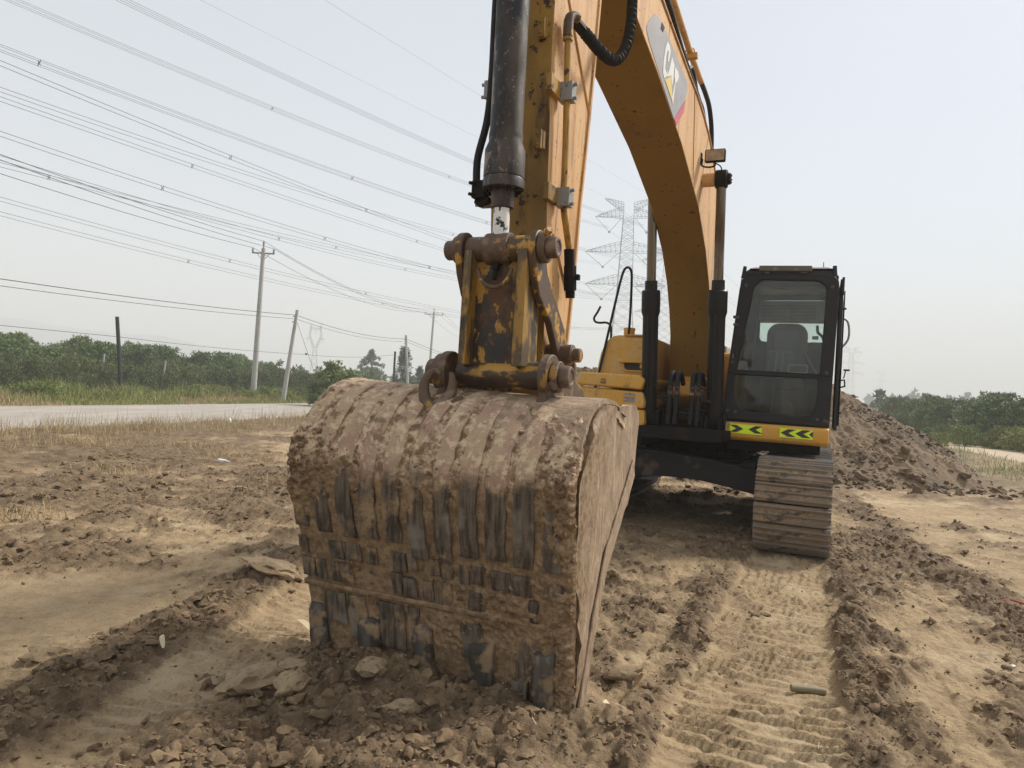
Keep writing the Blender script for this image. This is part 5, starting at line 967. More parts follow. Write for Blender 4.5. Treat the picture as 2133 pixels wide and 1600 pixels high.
w.build('tower_head', 'steel', t)
# ---- high-voltage conductors: each bundle hangs in its own vertical plane, z = a t^2 + b t + c along the line
LD = Vector((-math.sin(LA), -math.cos(LA), 0)); LN = Vector((math.cos(LA), -math.sin(LA), 0))
def wire_line(name, label, org, off, abc, t0, t1, nsub, spread, r, spacers, group):
    p0 = Vector((*org, 0))+LN*off; a, b, c = abc; w = MB(); ts = np.linspace(t0, t1, 46); offs = {1: [(0, 0)], 2: [(0, -.5), (0, .5)], 4: [(-.5, -.5), (.5, -.5), (-.5, .5), (.5, .5)]}[nsub]
    P = lambda t: p0+LD*t+Vector((0, 0, a*t*t+b*t+c))
    for ox, oz in offs: w.tube([P(t)+LN*ox*spread+Vector((0, 0, oz*spread)) for t in ts], r, 4, caps=False)
    o = w.build(name, 'wire', label=label, category='power cable', group=group)
    if spacers:
        sp = MB()
        for t in spacers:
            c_ = P(t); k = spread*.5
            for sx, sz in ((-1, -1), (1, -1), (-1, 1), (1, 1)): sp.tube([c_+LN*sx*k+Vector((0, 0, sz*k*1.15)), c_+LN*sx*k*.3+Vector((0, 0, 0))], .035, 4)
            sp.tube([c_-LN*k*.5, c_+LN*k*.5], .06, 4)
        sp.build('spacer', 'wire', o)
    return o
G1 = 'conductor bundles of the high-voltage lines'
T1, T2 = (31.6, 212), (57, 271)
for i, (lab, org, off, abc, t0, t1, ns_, sp) in enumerate((
    ('quad cable bundle entering at the far top left corner, second highest of the bundles', T1, -4.9, (3.0e-4, -.1327, 51.14), 3, 215, 4, (86, 130)),
    ('highest quad cable bundle, leaving the top edge nearest the left corner of the sky', T1, 4.5, (2.9e-4, -.12956, 51.43), 0, 205, 4, (46, 92)),
    ('third highest quad cable bundle, with a spacer close to the left edge', T1, 6, (3.3e-4, -.13, 40.65), 1, 220, 4, (89, 125, 166)),
    ('double-looking cable bundle that crosses the left edge just under the third highest bundle', T1, 4.5, (3.4e-4, -.07784, 30.86), 0, 220, 2, (97, 120, 144)),
    ('cable bundle below the spacer bundle at the left edge, upper of a crossing pair', T1, -6, (4.3e-4, -.143, 40.54), 5, 220, 2, (82, 108)),
    ('lower of the two crossing cable bundles near the left edge, mid height', T1, -5, (1.7e-4, -.0465, 30.44), 5, 220, 2, (70, 95, 142)),
    ('pale cable bundle halfway down the left sky, above the dense group of wires', T2, 9, (5.2e-4, -.20, 40.3), 5, 290, 2, (165, 190, 215)),
    ('dark cable bundle, uppermost of the dense wire group at the left edge', T2, 0, (5.6e-4, -.2215, 43.4), 5, 290, 2, (160, 190)),
    ('cable bundle with a big spacer near the left edge in the dense wire group', T2, -2, (3.1e-4, -.152, 40.3), 5, 290, 2, (150, 176, 221)),
    ('pale sagging cable bundle just below the dense wire group', T2, -9, (3.8e-4, -.1196, 27.47), 5, 290, 2, (160, 191)),
    ('lowest of the high-voltage cable bundles on the left', T2, -9, (4.4e-4, -.1463, 28.81), 5, 290, 2, (155, 198)))):
    wire_line('power_line', lab, org, off, abc, t0, t1, ns_, .45, .021 if ns_ == 4 else .030, sp, G1)
wire_line('earth_wire', 'thin single wire crossing the sky, left of the two thinnest', T1, -5.5, (1.2e-4, -.098, 59.9), 0, 190, 1, 0, .016, None, 'thin earth wires above the pylons')
wire_line('earth_wire', 'thin single wire crossing the sky, right of the two thinnest', T1, 6.5, (1.0e-4, -.085, 60.0), 0, 190, 1, 0, .016, None, 'thin earth wires above the pylons')
for lab, org, offs, hs, dy in (('hazy wires receding from the nearest pylon to the far ones', T1, (-5, 5), (50, 40, 30, 59), 1), ):
    for o_ in offs:
        for h_ in hs:
            w = MB(); a = Vector((*org, h_))+LN*o_; b = Vector((323.5, 690, h_))+LN*o_
            w.tube([a.lerp(b, k/24)+Vector((0, 0, -4*14*(k/24)*(1-k/24))) for k in range(25)], .035, 4, caps=False)
            w.build('power_line', 'wire', label='hazy wire receding from the nearest pylon behind the boom', category='power cable', group='hazy wires beyond the nearest pylon')

# ---- distribution poles -----------------------------------------
def pole(name, x, y, h, top_dx=0, top_dy=0, r0_=.17, r1=.11, mat='concrete', arm_=0, label='', category='utility pole', stay=False):
    t = empty(name, (x, y, gz(x, y)), 0, label=label, category=category)
    w = MB(); w.tube([(0, 0, -.2), (top_dx*.5, top_dy*.5, h*.5), (top_dx, top_dy, h)], [r0_, (r0_+r1)/2, r1], 12); w.build('pole_shaft', mat, t)
    if arm_:
        w = MB(); w.box((top_dx, top_dy, h-.32), (arm_*2, .08, .08)); w.tube([(top_dx, top_dy, h), (top_dx, top_dy, h+.25)], .04, 6)
        for sd in (-1, 1): w.tube([(top_dx+sd*arm_*.55, top_dy, h-.35), (top_dx, top_dy, h-.8)], .02, 4)
        w.build('crossarm', 'steel', t)
        for sx in (-1, 0, 1): w = MB(); zb_ = h-.28 if sx else h+.2; w.lathe((top_dx+sx*(arm_-.05), top_dy, zb_), (0, 0, 1), [(0, .05), (.05, .075), (.1, .05), (.15, .075), (.28, .04)], 8); w.build('insulator', 'grey', t)
    elif mat != 'blackwood':
        w = MB(); [w.box((top_dx*k-.10, top_dy*k, h*k), (.16, .06, .06)) for k in (.93, .87)]; w.build('wire_bracket', 'steel', t)
    if stay: w = MB(); w.tube([(top_dx, top_dy, h*.88), (1.55, 2.0, 1.0)], .012, 4); w.box((.9, 1.1, 2.9), (.1, .1, .12)); w.build('stay_wire', 'wire', t)
    return t
pole('utility_pole', -16.47, 46, 9.6, .12, 0, .19, .12, arm_=.72, label='tall upright concrete pole with a crossarm, standing left of centre')
pole('utility_pole', -11.4, 98, 11.4, .25, 0, .19, .13, arm_=1.25, label='distant upright concrete pole with a crossarm beside the digger arm')
pole('utility_pole', -13.3, 42, 5.4, .55, 0, .14, .09, label='leaning pale concrete pole without a crossarm, leaning right', stay=True)
pole('utility_pole', -8.55, 60, 5.5, -.5, 0, .13, .09, label='slim grey pole leaning left in front of the thin tree')
pole('utility_pole', -19.45, 36, 4.0, -.46, 0, .10, .09, 'blackwood', label='short black post leaning left above the orchard')
pole('utility_pole', -10.2, 62, 4.2, 0, 0, .10, .09, 'blackwood', label='short upright black post between the two thin trees')
def run(name, pts, sags, r, label, group):
    w = MB()
    for (a, b), s in zip(zip(pts[:-1], pts[1:]), sags):
        a, b = Vector(a), Vector(b); w.tube([a.lerp(b, k/20)-Vector((0, 0, 4*s*(k/20)*(1-k/20))) for k in range(21)], r, 5, caps=False)
    return w.build(name, 'wire', label=label, category='overhead wire', group=group)
z1 = 9.6+gz(-16.47, 46); z2 = 11.4
for k, (dx, dz, lb) in enumerate(((-.67, 0, 'left'), (0, .45, 'middle'), (.67, 0, 'right'))):
    run('overhead_wire', [(-22.6+dx*1.9-1.2, -14, 9.3+dz), (-16.35+dx, 46, z1+dz), (-11.15+dx*1.75, 98, z2+dz), (-3.5+dx*1.75, 165, 11+dz), (8+dx, 270, 10)], [1.2, 1.25, 1.6, 2.5], .014, lb+' wire of the three carried by the tall crossarm pole', 'three wires of the crossarm poles')
for k, dz in enumerate((0, -.22)):
    run('overhead_wire', [(-18.9-.1*k, 13.5, 3.9+dz+.05), (-12.8, 42, 5.1+dz), (-9.05, 60, 5.2+dz), (-1.5, 95, 4.6+dz)], [.25, .35, .5], .016-.004*k, ('upper' if k == 0 else 'lower')+' of the two low cables tied to the leaning concrete pole', 'low cables along the orchard')
run('overhead_wire', [(-33, 20, 3.3), (-19.8, 36, 3.0), (-14.5, 50, 3.1), (-10.2, 62, 3.9)], [.03, .1, .2], .012, 'lowest wire, tied to the short black post above the orchard', 'low cables along the orchard')

# ---- vegetation --------------------------------------------------
def leaf_mat(name, a, b, c3):
    mt, t, p = newmat(name); oi = t.nodes.new('ShaderNodeObjectInfo'); pos = t.nodes.new('ShaderNodeTexCoord').outputs['Object']
    c = mixc(t, step(t, noi(t, pos, 1.1, 3), .35, .65), a, b); c = mixc(t, step(t, noi(t, pos, 6, 4, .7), .52, .7), c, c3)
    c = mixc(t, math_(t, 'MULTIPLY', step(t, oi.outputs['Random'], .3, 1.0), .55), c, c3); c = mixc(t, math_(t, 'MULTIPLY', step(t, math_(t, 'FRACT', math_(t, 'MULTIPLY', oi.outputs['Random'], 7.3)), .5, 1.0), .5), c, tuple(x_*.6 for x_ in a)); t.links.new(c, p.inputs['Base Color']); p.inputs['Roughness'].default_value = .6
    p.inputs['Specular IOR Level'].default_value = .25; return mt
M['leaf'] = leaf_mat('orchard_leaves', (.060, .100, .028), (.12, .185, .05), (.21, .26, .085)); M['leaf2'] = leaf_mat('shrub_leaves', (.075, .105, .033), (.125, .160, .05), (.20, .21, .08))
M['leaf3'] = leaf_mat('blue_green_leaves', (.05, .08, .05), (.085, .13, .07), (.14, .18, .10)); M['bark'] = mk('bark', (.12, .09, .06), [], .9)
M['weed'] = leaf_mat('verge_weeds', (.13, .20, .038), (.22, .26, .065), (.34, .29, .11)); M['straw'] = mk('dry_grass', (.36, .255, .13), [((.46, .35, .19), 3, .45, .6), ((.22, .145, .07), 5, .55, .7)], .8); M['strawpale'] = mk('dry_stalks', (.46, .37, .22), [((.30, .21, .12), 6, .5, .65)], .8)
def crown_mesh(n_cl, per, leaf, shape, up_bias=.3, elong=1.7):
    """leaf clumps spread through a volume; shape() gives centre, radius of a clump"""
    V = []; 
    for _ in range(n_cl):
        c, r = shape(); pts = RNG.normal(size=(per, 3)); pts /= np.linalg.norm(pts, axis=1)[:, None]; rad = r*RNG.random(per)**.45; p = c+pts*rad[:, None]*np.array([1, 1, .75])
        d = pts+RNG.normal(size=(per, 3))*.8+np.array([0, 0, up_bias]); d /= np.linalg.norm(d, axis=1)[:, None]; s = np.cross(d, RNG.normal(size=(per, 3))); s /= np.linalg.norm(s, axis=1)[:, None]
        L_ = leaf*(.6+.8*RNG.random(per))[:, None]; V.append(np.stack([p-s*L_*.5/elong, p+d*L_*.45, p+s*L_*.5/elong, p+d*L_+np.cross(d, s)*L_*.15], 1))
    V = np.concatenate(V); n = len(V); V = V[:, [0, 1, 3], :] if False else V; F_ = np.stack([np.arange(n)*4, np.arange(n)*4+2, np.arange(n)*4+3], 1); F2 = np.stack([np.arange(n)*4, np.arange(n)*4+1, np.arange(n)*4+2], 1)
    return V.reshape(-1, 3), np.concatenate([np.stack([np.arange(n)*4, np.arange(n)*4+2, np.arange(n)*4+3], 1)])
def orchard_shape(h=3.0, w=1.7):
    def f():
        a = random.random()*2*PI; z = random.uniform(.45, h*.93); rr = w*math.sqrt(max(.05, 1-((z-h*.5)/(h*.58))**2))*random.random()**.5
        if random.random() < .16: z = h*random.uniform(.92, 1.10); rr *= .5
        return np.array([rr*math.cos(a), rr*math.sin(a), z]), random.uniform(.16, .42)
    return f
def plant(name, crown, mat, stems, label, cat, group=None):
    t = empty(name, (0, 0, 0), 0, label=label, category=cat)
    if group: t['group'] = group
    npmesh('crown', crown[0], crown[1], [mat], t, smooth=False); w = MB()
    for s_ in stems: w.tube(s_, [.07, .045, .02][:len(s_)] if len(s_) < 4 else .05, 6)
    w.build('trunk', 'bark', t); return t
def place(proto, x, y, s, rz, label, z=None, first=False):
    if first: o = proto
    else:
        o = proto.copy(); COL.objects.link(o)
        for ch in proto.children: c = ch.copy(); COL.objects.link(c); c.parent = o
    o.location = (x, y, gz(x, y) if z is None else z); o.scale = (s, s, s*random.uniform(.92, 1.08)); o.rotation_euler = (0, 0, rz); o['label'] = label; return o
def stems_for(h, n=4): return [[(0, 0, -.1), (.3*math.cos(a), .3*math.sin(a), h*.35), (.8*math.cos(a), .8*math.sin(a), h*.75)] for a in [k*2*PI/n+.4 for k in range(n)]]
protos = [plant('orchard_tree', crown_mesh(120, 34, .17, orchard_shape(3.0, 1.75)), 'leaf', stems_for(3), '', 'tree', 'orchard trees behind the road') for _ in range(4)]
used = set(); cnt = 0
def near_desc(x, y):
    px = 1066+1500*x/y
    if px < 180: return 'at the left edge'
    if px < 330: return 'by the short black post'
    if px < 490: return 'between the black post and the tall concrete pole'
    if px < 640: return 'around the tall concrete pole and the leaning pole'
    if px < 800: return 'behind the dark leafy bush'
    return 'near the digger arm'
for row in range(9):
    base = 18.5+row*3.6                              # distance left of the road axis
    for k in range(15):
        t_ = -4+k*3.3+row*3.2+random.uniform(-.6, .6)+(row*1.5)
        s__ = base+random.uniform(-.5, .5)
        x = -13.4+RDX*t_*1.0-RDY*s__; y = 18.9+RDY*t_+RDX*s__
        if y < 20 or x/y < -.86 or x/y > -.03: continue
        pr = protos[cnt % 4]; depth = 'front-row' if row == 0 else ('second-row' if row == 1 else 'rear-row')
        place(pr, x, y, random.uniform(.74, 1.08)*(.89+.022*row), random.random()*6.3, f'{depth} green orchard tree {near_desc(x, y)}', first=pr.name not in used)
        used.add(pr.name); cnt += 1
# feathery tall weeds in front of the orchard
def weed_shape(h=1.5, w=.85):
    def f(): a = random.random()*2*PI; z = random.uniform(.05, h); rr = w*random.random()**.6*(1-.45*z/h); return np.array([rr*math.cos(a), rr*math.sin(a), z]), random.uniform(.10, .26)
    return f
wp = [plant('roadside_shrub', crown_mesh(90, 34, .11, weed_shape(1.5, .9), .9, 3.2), 'leaf2', [[(0, 0, -.05), (.1, 0, .7), (.15, .1, 1.2)]], '', 'shrub', 'feathery shrubs in front of the orchard') for _ in range(3)]
used2 = set(); cnt = 0
for row in range(3):
    for k in range(34):
        t_ = -4+k*1.75+random.uniform(-.5, .5); s__ = 11.2+row*2.0+random.uniform(-.5, .5); x = -13.4+RDX*t_-RDY*s__; y = 18.9+RDY*t_+RDX*s__
        if y < 17 or x/y < -.84: continue
        pr = wp[cnt % 3]; place(pr, x, y, random.uniform(.95, 1.3), random.random()*6.3, f'low feathery green shrub before the orchard {near_desc(x, y)}', first=pr.name not in used2); used2.add(pr.name); cnt += 1
vb = [plant('verge_bush', crown_mesh(60, 40, .10, weed_shape(.62, 1.1), .6, 2), 'weed', [[(0, 0, -.05), (.05, 0, .3), (.1, 0, .5)]], '', 'weed bush', 'low weed bushes on the far verge') for _ in range(2)]
for k in range(26):
    t_ = -3+k*1.7+random.uniform(-.8, .8); s__ = random.uniform(6.2, 9.4); x = -13.4+RDX*t_-RDY*s__; y = 18.9+RDY*t_+RDX*s__
    place(vb[k % 2], x, y, random.uniform(.6, 1.25), random.random()*6, f'low yellow-green weed bush on the far verge {near_desc(x, y)}', first=k < 2)
# the dark leafy bush and thin trees
def blob(parts):
    def f():
        c, r, wgt = random.choices(parts, [p[2] for p in parts])[0]; v = np.array([random.gauss(0, .5) for _ in range(3)]); return np.array(c)+v*r, random.uniform(.12, .34)
    return f
b = plant('leafy_bush', crown_mesh(230, 30, .17, blob([((0, 0, 1.1), 1.25, 4), ((-.2, 0, 2.1), .75, 2), ((.95, 0, 1.6), .75, 2), ((-1.3, 0, .9), .7, 1), ((-.15, 0, 2.75), .28, .5), ((.95, .1, 2.3), .25, .4)]), .1, 1.6), 'leaf', stems_for(2.2, 5), 'large dark leafy bush with two peaks beside the road, left of the bucket', 'bush')
place(b, -9.5, 38.5, .86, 0, b['label'], first=True)
def column_shape(h, w, z0=.4):
    def f(): z = random.uniform(z0, h); k = (z-z0)/(h-z0); rr = w*math.sin(PI*min(1, .18+.8*k))*random.random()**.5; a = random.random()*2*PI; return np.array([rr*math.cos(a), rr*math.sin(a), z]), random.uniform(.15, .38)
    return f
b = plant('thin_tree', crown_mesh(110, 30, .2, column_shape(4.6, .85), .6, 2), 'leaf3', [[(0, 0, -.1), (0, 0, 2), (.05, 0, 4)]], 'slim pale green tree beside the slim grey pole leaning left', 'tree'); place(b, -11.2, 74, 1.05, 0, b['label'], first=True)
b = plant('thin_tree', crown_mesh(70, 30, .2, column_shape(3.6, .6), .6, 2), 'leaf3', [[(0, 0, -.1), (0, 0, 2), (.05, 0, 3)]], 'small sparse tree just right of the slim grey pole', 'tree'); place(b, -9.6, 75, .95, 1, b['label'], first=True)
b = plant('round_tree', crown_mesh(120, 34, .24, column_shape(5.6, 1.7, .6), .6, 2), 'leaf3', [[(0, 0, -.1), (0, 0, 2), (.05, 0, 4)]], 'pale hazy round-topped tree standing alone on the skyline left of the black post', 'tree'); place(b, -23.2, 118, 1.25, 0, b['label'], first=True)
# hedge and bushes at the right edge
def hedge_shape(h=2.3, w=1.5): return orchard_shape(h, w)
rp_ = [plant('hedge_bush', crown_mesh(130, 34, .15, hedge_shape(2.5, 1.6), .2, 1.7), m_, stems_for(2), '', 'bush', 'dense bushes on the right') for m_ in ('leaf', 'leaf2', 'leaf')]
used3 = set(); cnt = 0
for row, (bx_, by_, n_, st_) in enumerate(((24.0, 31.0, 12, 1), (26.0, 31, 14, 1), (28, 33, 14, 1), (31, 36, 14, 1))):
    for k in range(n_):
        x = bx_+.19*k*2.3+row*.3+random.uniform(-.5, .5)+max(0, k-4)*.35; y = by_+k*2.5+random.uniform(-.6, .6)
        pr = rp_[cnt % 3]; px = 1066+1500*x/y
        ds = 'at the right edge' if px > 2080 else ('beside the pale dirt path' if px > 1960 else 'beyond the foot of the soil heap')
        place(pr, x, y, random.uniform(.72, 1.0), random.random()*6.3, f'{"front" if row == 0 else "rear"} dense green bush {ds} on the right', first=pr.name not in used3); used3.add(pr.name); cnt += 1
sh = [plant('low_shrub', crown_mesh(70, 34, .10, weed_shape(.9, .9), .5, 2), 'weed', [[(0, 0, -.05), (.05, 0, .4), (.1, 0, .7)]], '', 'shrub', 'yellow-green weeds before the right-hand bushes') for _ in range(2)]
for k, (x, y, s__) in enumerate(((21.6, 30.5, 1.0), (22.2, 32.5, 1.1), (21.2, 33.5, .9), (22.5, 35.5, 1.0), (20.8, 36, .8), (22.9, 38, .9), (21.5, 28.8, .8), (22.6, 30, 1.0), (23.2, 33.5, 1.1), (18.8, 31.5, .6), (19.2, 34, .6))):
    place(sh[k % 2], x, y, s__, k, ['first','second','third','fourth','fifth','sixth','seventh','eighth','ninth','tenth','eleventh'][k]+' yellow-green weed clump', first=k < 2)
# far woods: masses nobody could count
def wood(name, pts, h, label, n_per=26, leaf=1.3, mat='leaf3', thick=14):
    V, F_ = [], []; o = 0
    for (x0_, y0_), (x1_, y1_) in zip(pts[:-1], pts[1:]):
        n = max(2, int(math.hypot(x1_-x0_, y1_-y0_)/4.5))
        for i in range(n):
            x = x0_+(x1_-x0_)*i/n+random.uniform(-3, 3); y = y0_+(y1_-y0_)*i/n+random.uniform(-thick, thick); hh = h*random.uniform(.78, 1.1)
            v, f = crown_mesh(n_per, 16, leaf, column_shape(hh, 3.6, .5), .3, 1.4); V.append(v+np.array([x, y, 0])); F_.append(f+o); o += len(v)
    npmesh(name, np.concatenate(V), np.concatenate(F_), [mat], smooth=False, kind='stuff', label=label, category='wood')
wood('far_wood', [(175, 330), (215, 318), (270, 330), (330, 350)], 10.5, 'blue-grey line of far trees on the right skyline')
wood('far_wood', [(210, 420), (262, 450)], 9.5, 'paler far tree clump on the skyline just right of the soil heap')
wood('far_wood', [(40, 90), (60, 100), (95, 120)], 3.4, 'dark scrub between the soil heap and the right-hand bushes', 26, .45, 'leaf', 8)
wood('far_wood', [(-66, 175), (-30, 190), (5, 210), (60, 240)], 4.2, 'low hazy line of bushes across the far left field', 24, .55, 'leaf', 10)
wood('far_wood', [(-75, 85), (-45, 98), (-18, 105), (-2, 120), (14, 140)], 3.2, 'green mass of orchard far beyond the road', 30, .4, 'leaf', 18)
# grass and weeds: numpy blades
def blades(name, xs_, ys_, zs_, hs_, mat, lean=.5, wd=.006, **props):
    n = len(xs_); a = RNG.random(n)*2*PI; l = lean*RNG.random(n)*hs_; w_ = wd*(.6+.8*RNG.random(n)); b = RNG.random(n)*2*PI
    base = np.stack([xs_, ys_, zs_-.01], 1); sx = np.stack([np.cos(b)*w_, np.sin(b)*w_, 0*w_], 1); mid = base+np.stack([np.cos(a)*l*.35, np.sin(a)*l*.35, hs_*.55], 1); tip = base+np.stack([np.cos(a)*l, np.sin(a)*l, hs_*(1-.35*(l/hs_))], 1)
    V = np.stack([base-sx, base+sx, mid+sx*.8, mid-sx*.8, tip], 1).reshape(-1, 3); k = np.arange(n)*5
    F_ = np.concatenate([np.stack([k, k+1, k+2], 1), np.stack([k, k+2, k+3], 1), np.stack([k+3, k+2, k+4], 1)]); return npmesh(name, V, F_, [mat], smooth=False, kind='stuff', **props)
def along(s0_, s1_, t0, t1, n, dens=None):
    t_ = RNG.uniform(t0, t1, n); s__ = RNG.uniform(s0_, s1_, n); x = -13.4+RDX*t_+RDY*s__; y = 18.9+RDY*t_-RDX*s__
    if dens is not None: k = RNG.random(n) < dens(x, y, s__); x, y, s__ = x[k], y[k], s__[k]
    return x, y, s__
x, y, s__ = along(4.0, 8.5, -9, 42, 190000, lambda x, y, s: np.clip(1.15-np.abs(s-5.5)/1.9, 0, 1)*ss(fbm(x*.7, y*.7, 4), -.15, .25)*np.clip(16/y, .25, 1))
blades('dry_grass', x, y, terrain(x, y)[0], (.08+.24*RNG.random(len(x))**2)*(.55+.95*ss(fbm(x*.4+7, y*.4, 2), -.2, .4)), 'straw', 1.1, .0035, label='tufts of dry straw-coloured grass along the near edge of the road', category='grass')
x, y, s__ = along(4.2, 6.2, -7, 30, 900); blades('dry_stalks', x, y, terrain(x, y)[0], .25+.5*RNG.random(len(x))**1.5, 'strawpale', .55, .004, label='taller bleached stalks standing among the dry roadside grass', category='grass')
x, y, s__ = along(-11.5, -3.7, -9, 70, 190000, lambda x, y, s: np.clip(16/y, .3, 1)*(.35+.65*ss(fbm(x*.5, y*.5, 3), -.35, .1)))
g_ = fbm(x*.22+3, y*.22, 3)+.5*fbm(x*.8, y*.8, 2); k = g_ < .12
blades('roadside_weeds', x[k], y[k], terrain(x, y)[0][k], (.12+.50*RNG.random(k.sum())**1.5)*(.45+.9*ss(-s__[k], 4, 7.5))*(.6+.8*ss(fbm(x[k]*.7, y[k]*.7, 2), -.2, .4)), 'weed', .9, .013, label='green and yellow weeds on the far verge of the road', category='weeds')
blades('roadside_straw', x[~k], y[~k], terrain(x, y)[0][~k], (.10+.35*RNG.random((~k).sum())**1.5)*(.5+.7*ss(-s__[~k], 4, 7)), 'straw', .9, .010, label='patches of dry golden grass on the far verge of the road', category='grass')
n = 42000; x = RNG.uniform(7, 34, n); y = RNG.uniform(13, 46, n); vf = verge_f(x, y, road_s(x, y))*(1-path_f(x, y)); k = (x > .34*y) & (RNG.random(n) < vf*np.clip(17/y, .3, 1)*ss(fbm(x*.45, y*.45, 3), -.4, .1)) & ((mound_h(x, y) < .02) | (x > 13)); x, y = x[k], y[k]
kk = fbm(x*.3, y*.3, 2)+.02*(y-24) > .05
blades('verge_grass', x[kk], y[kk], terrain(x, y)[0][kk], .10+.30*RNG.random(kk.sum())**1.5, 'weed', .9, .009, label='green weeds beside the pale dirt path on the right', category='grass')
blades('verge_straw', x[~kk], y[~kk], terrain(x, y)[0][~kk], .08+.26*RNG.random((~kk).sum())**1.5, 'straw', 1., .007, label='sparse dry grass around the foot of the soil heap on the right', category='grass')
x = RNG.uniform(-1, 7.6, 2600); y = RNG.uniform(16.4, 17.6, 2600); k = (RNG.random(2600) < ss(fbm(x*.9, y*.9, 2), .05, .35)); x, y = x[k], y[k]
blades('heap_grass', x, y, mound_h(x, y), .08+.32*RNG.random(len(x))**2, 'weed', .7, .006, label='grass tufts growing on the crest of the soil heap', category='grass')
x, y, hs_ = [], [], []
for (cx, cy, r_, n) in ((-8.7, 16.4, .7, 520), (-7.9, 17.6, .6, 420), (-7.2, 18.8, .6, 420), (-9.5, 15.3, .6, 380), (-10.5, 13.6, .7, 520), (-9.9, 13.2, .6, 380), (-8.2, 16.9, .5, 380), (-6.6, 20.5, .7, 320), (-6.9, 23, .8, 320), (-11.3, 12.6, .8, 420), (-6.3, 26, 1., 320)):
    x += list(RNG.normal(cx, r_*.6, n)); y += list(RNG.normal(cy, r_*.5, n)); hs_ += list(.12+.38*RNG.random(n)**1.5)
x, y = np.array(x), np.array(y); k = road_s(x, y) > 3.9; blades('straw_tufts', x[k], y[k], terrain(x, y)[0][k], np.array(hs_)[k], 'strawpale', 1.0, .0035, label='dense tufts of tall pinkish dry grass in front of the road', category='grass')
# straw litter lying on the soil
n = 1400; x = RNG.uniform(-5.5, 5.5, n); y = 2.3+RNG.random(n)**1.3*10; h_, c_, p_, r_ = terrain(x, y); k = RNG.random(n) < .25+.5*c_; x, y, h_ = x[k], y[k], h_[k]; V, F_ = [], []
for i in range(len(x)):
    L_ = random.uniform(.012, .05)*(1 if random.random() < .85 else 2.2); a = random.random()*2*PI; w_ = random.uniform(.0008, .0022); dx, dy = math.cos(a)*L_/2, math.sin(a)*L_/2; sx, sy = -math.sin(a)*w_, math.cos(a)*w_; z = h_[i]+.012; t1 = random.uniform(-.01, .02)
    b_ = len(V); V += [(x[i]-dx-sx, y[i]-dy-sy, z), (x[i]-dx+sx, y[i]-dy+sy, z), (x[i]+dx+sx, y[i]+dy+sy, z+t1), (x[i]+dx-sx, y[i]+dy-sy, z+t1)]; F_.append((b_, b_+1, b_+2, b_+3))
npmesh('straw_litter', V, F_, ['strawpale'], smooth=False, kind='stuff', label='bits of dry straw and roots lying scattered on the soil', category='straw')
# clumps of pulled-out dry grass in the field on the left
x, y, hs_ = [], [], []
for (cx, cy, r_, n) in ((-2.9, 9.4, .45, 170), (-5.2, 9.8, .5, 160), (-4.6, 12.2, .7, 260), (-7.5, 12.6, .8, 300), (-4.4, 6.6, .35, 130), (-5.9, 13.4, .8, 260), (-3.3, 13.6, .8, 240)):
    x += list(RNG.normal(cx, r_*.6, n)); y += list(RNG.normal(cy, r_*.35, n)); hs_ += list(.05+.16*RNG.random(n))
x, y = np.array(x), np.array(y); blades('uprooted_grass', x, y, terrain(x, y)[0]+.02, np.array(hs_), 'straw', 1.9, .0035, label='flattened clumps of uprooted dry grass on the churned soil at left', category='grass')

# ---- small things on the ground ----------------------------------
M['bamboo'] = mk('weathered_cane', (.20, .165, .095), [((.16, .13, .07), 12, .5, .7)], .6); M['husk'] = mk('corn_husk', (.55, .45, .28), [((.36, .25, .12), 20, .58, .7)], .7); M['plasticwhite'] = mk('plastic_white', (.75, .74, .70), [((.5, .46, .4), 12, .5, .7)], .5); M['red'] = mk('red_plastic', (.45, .04, .04), [], .5)
def thing(mb, name, mat, loc, rot, label, cat, bevel=0, group=None):
    o = mb.build(name, mat, bevel=bevel, label=label, category=cat); o.location = loc; o.rotation_euler = rot
    if group: o['group'] = group
    return o
w = MB(); w.tube([(-.085, 0, 0), (-.04, .002, 0), (.04, 0, .002), (.085, 0, 0)], [.017, .019, .019, .018], 16); thing(w, 'cane_piece', 'bamboo', (1.58, 3.65, gz(1.58, 3.65)+.012), (0, .05, -.05), 'short greenish cane lying across the right-hand track print', 'cane')
def leafstrip(L_, wd, name, mat, x, y, rz, label, tilt=.15, dz=.02):
    w = MB(); n = 8; top = []; 
    for k in range(n+1): t_ = k/n; ww = wd*math.sin(PI*(.12+.80*t_)); top.append((L_*(t_-.5), ww, .012*math.sin(t_*5)+.003))
    vs = [(a, s*b_, c+(.002 if z else 0)) for z in (0, 1) for (a, b_, c) in top for s in (-1, 1)]; m_ = 2*(n+1); fs = []
    for k in range(n): i = 2*k; fs += [(i, i+1, i+3, i+2), (m_+i, m_+i+2, m_+i+3, m_+i+1), (i, i+2, m_+i+2, m_+i), (i+1, m_+i+1, m_+i+3, i+3)]
    fs += [(0, m_, m_+1, 1), (2*n, 2*n+1, m_+2*n+1, m_+2*n)]; w.add(vs, fs)
    return thing(w, name, mat, (x, y, gz(x, y)+dz), (tilt, tilt, rz), label, 'plant debris')
leafstrip(.16, .018, 'husk', 'husk', -1.03, 3.88, -.6, 'long pale husk lying by the lower left corner of the bucket', .15, .05)
leafstrip(.09, .012, 'husk', 'husk', -1.62, 3.50, -1.1, 'small cream husk on the soil ridge left of the bucket', .3, .07)
leafstrip(.08, .014, 'husk', 'husk', .47, 3.02, .9, 'curled pale husk to the right of the bucket near the bottom edge', .5, .08)
leafstrip(.11, .008, 'husk', 'straw', .68, 3.45, 1.9, 'tan leaf sheath standing on the ridge between bucket and track print', .9, .06)
leafstrip(.10, .016, 'husk', 'husk', -3.95, 5.55, .2, 'white scrap of husk at the left edge on the sandy strip', .1, .02)
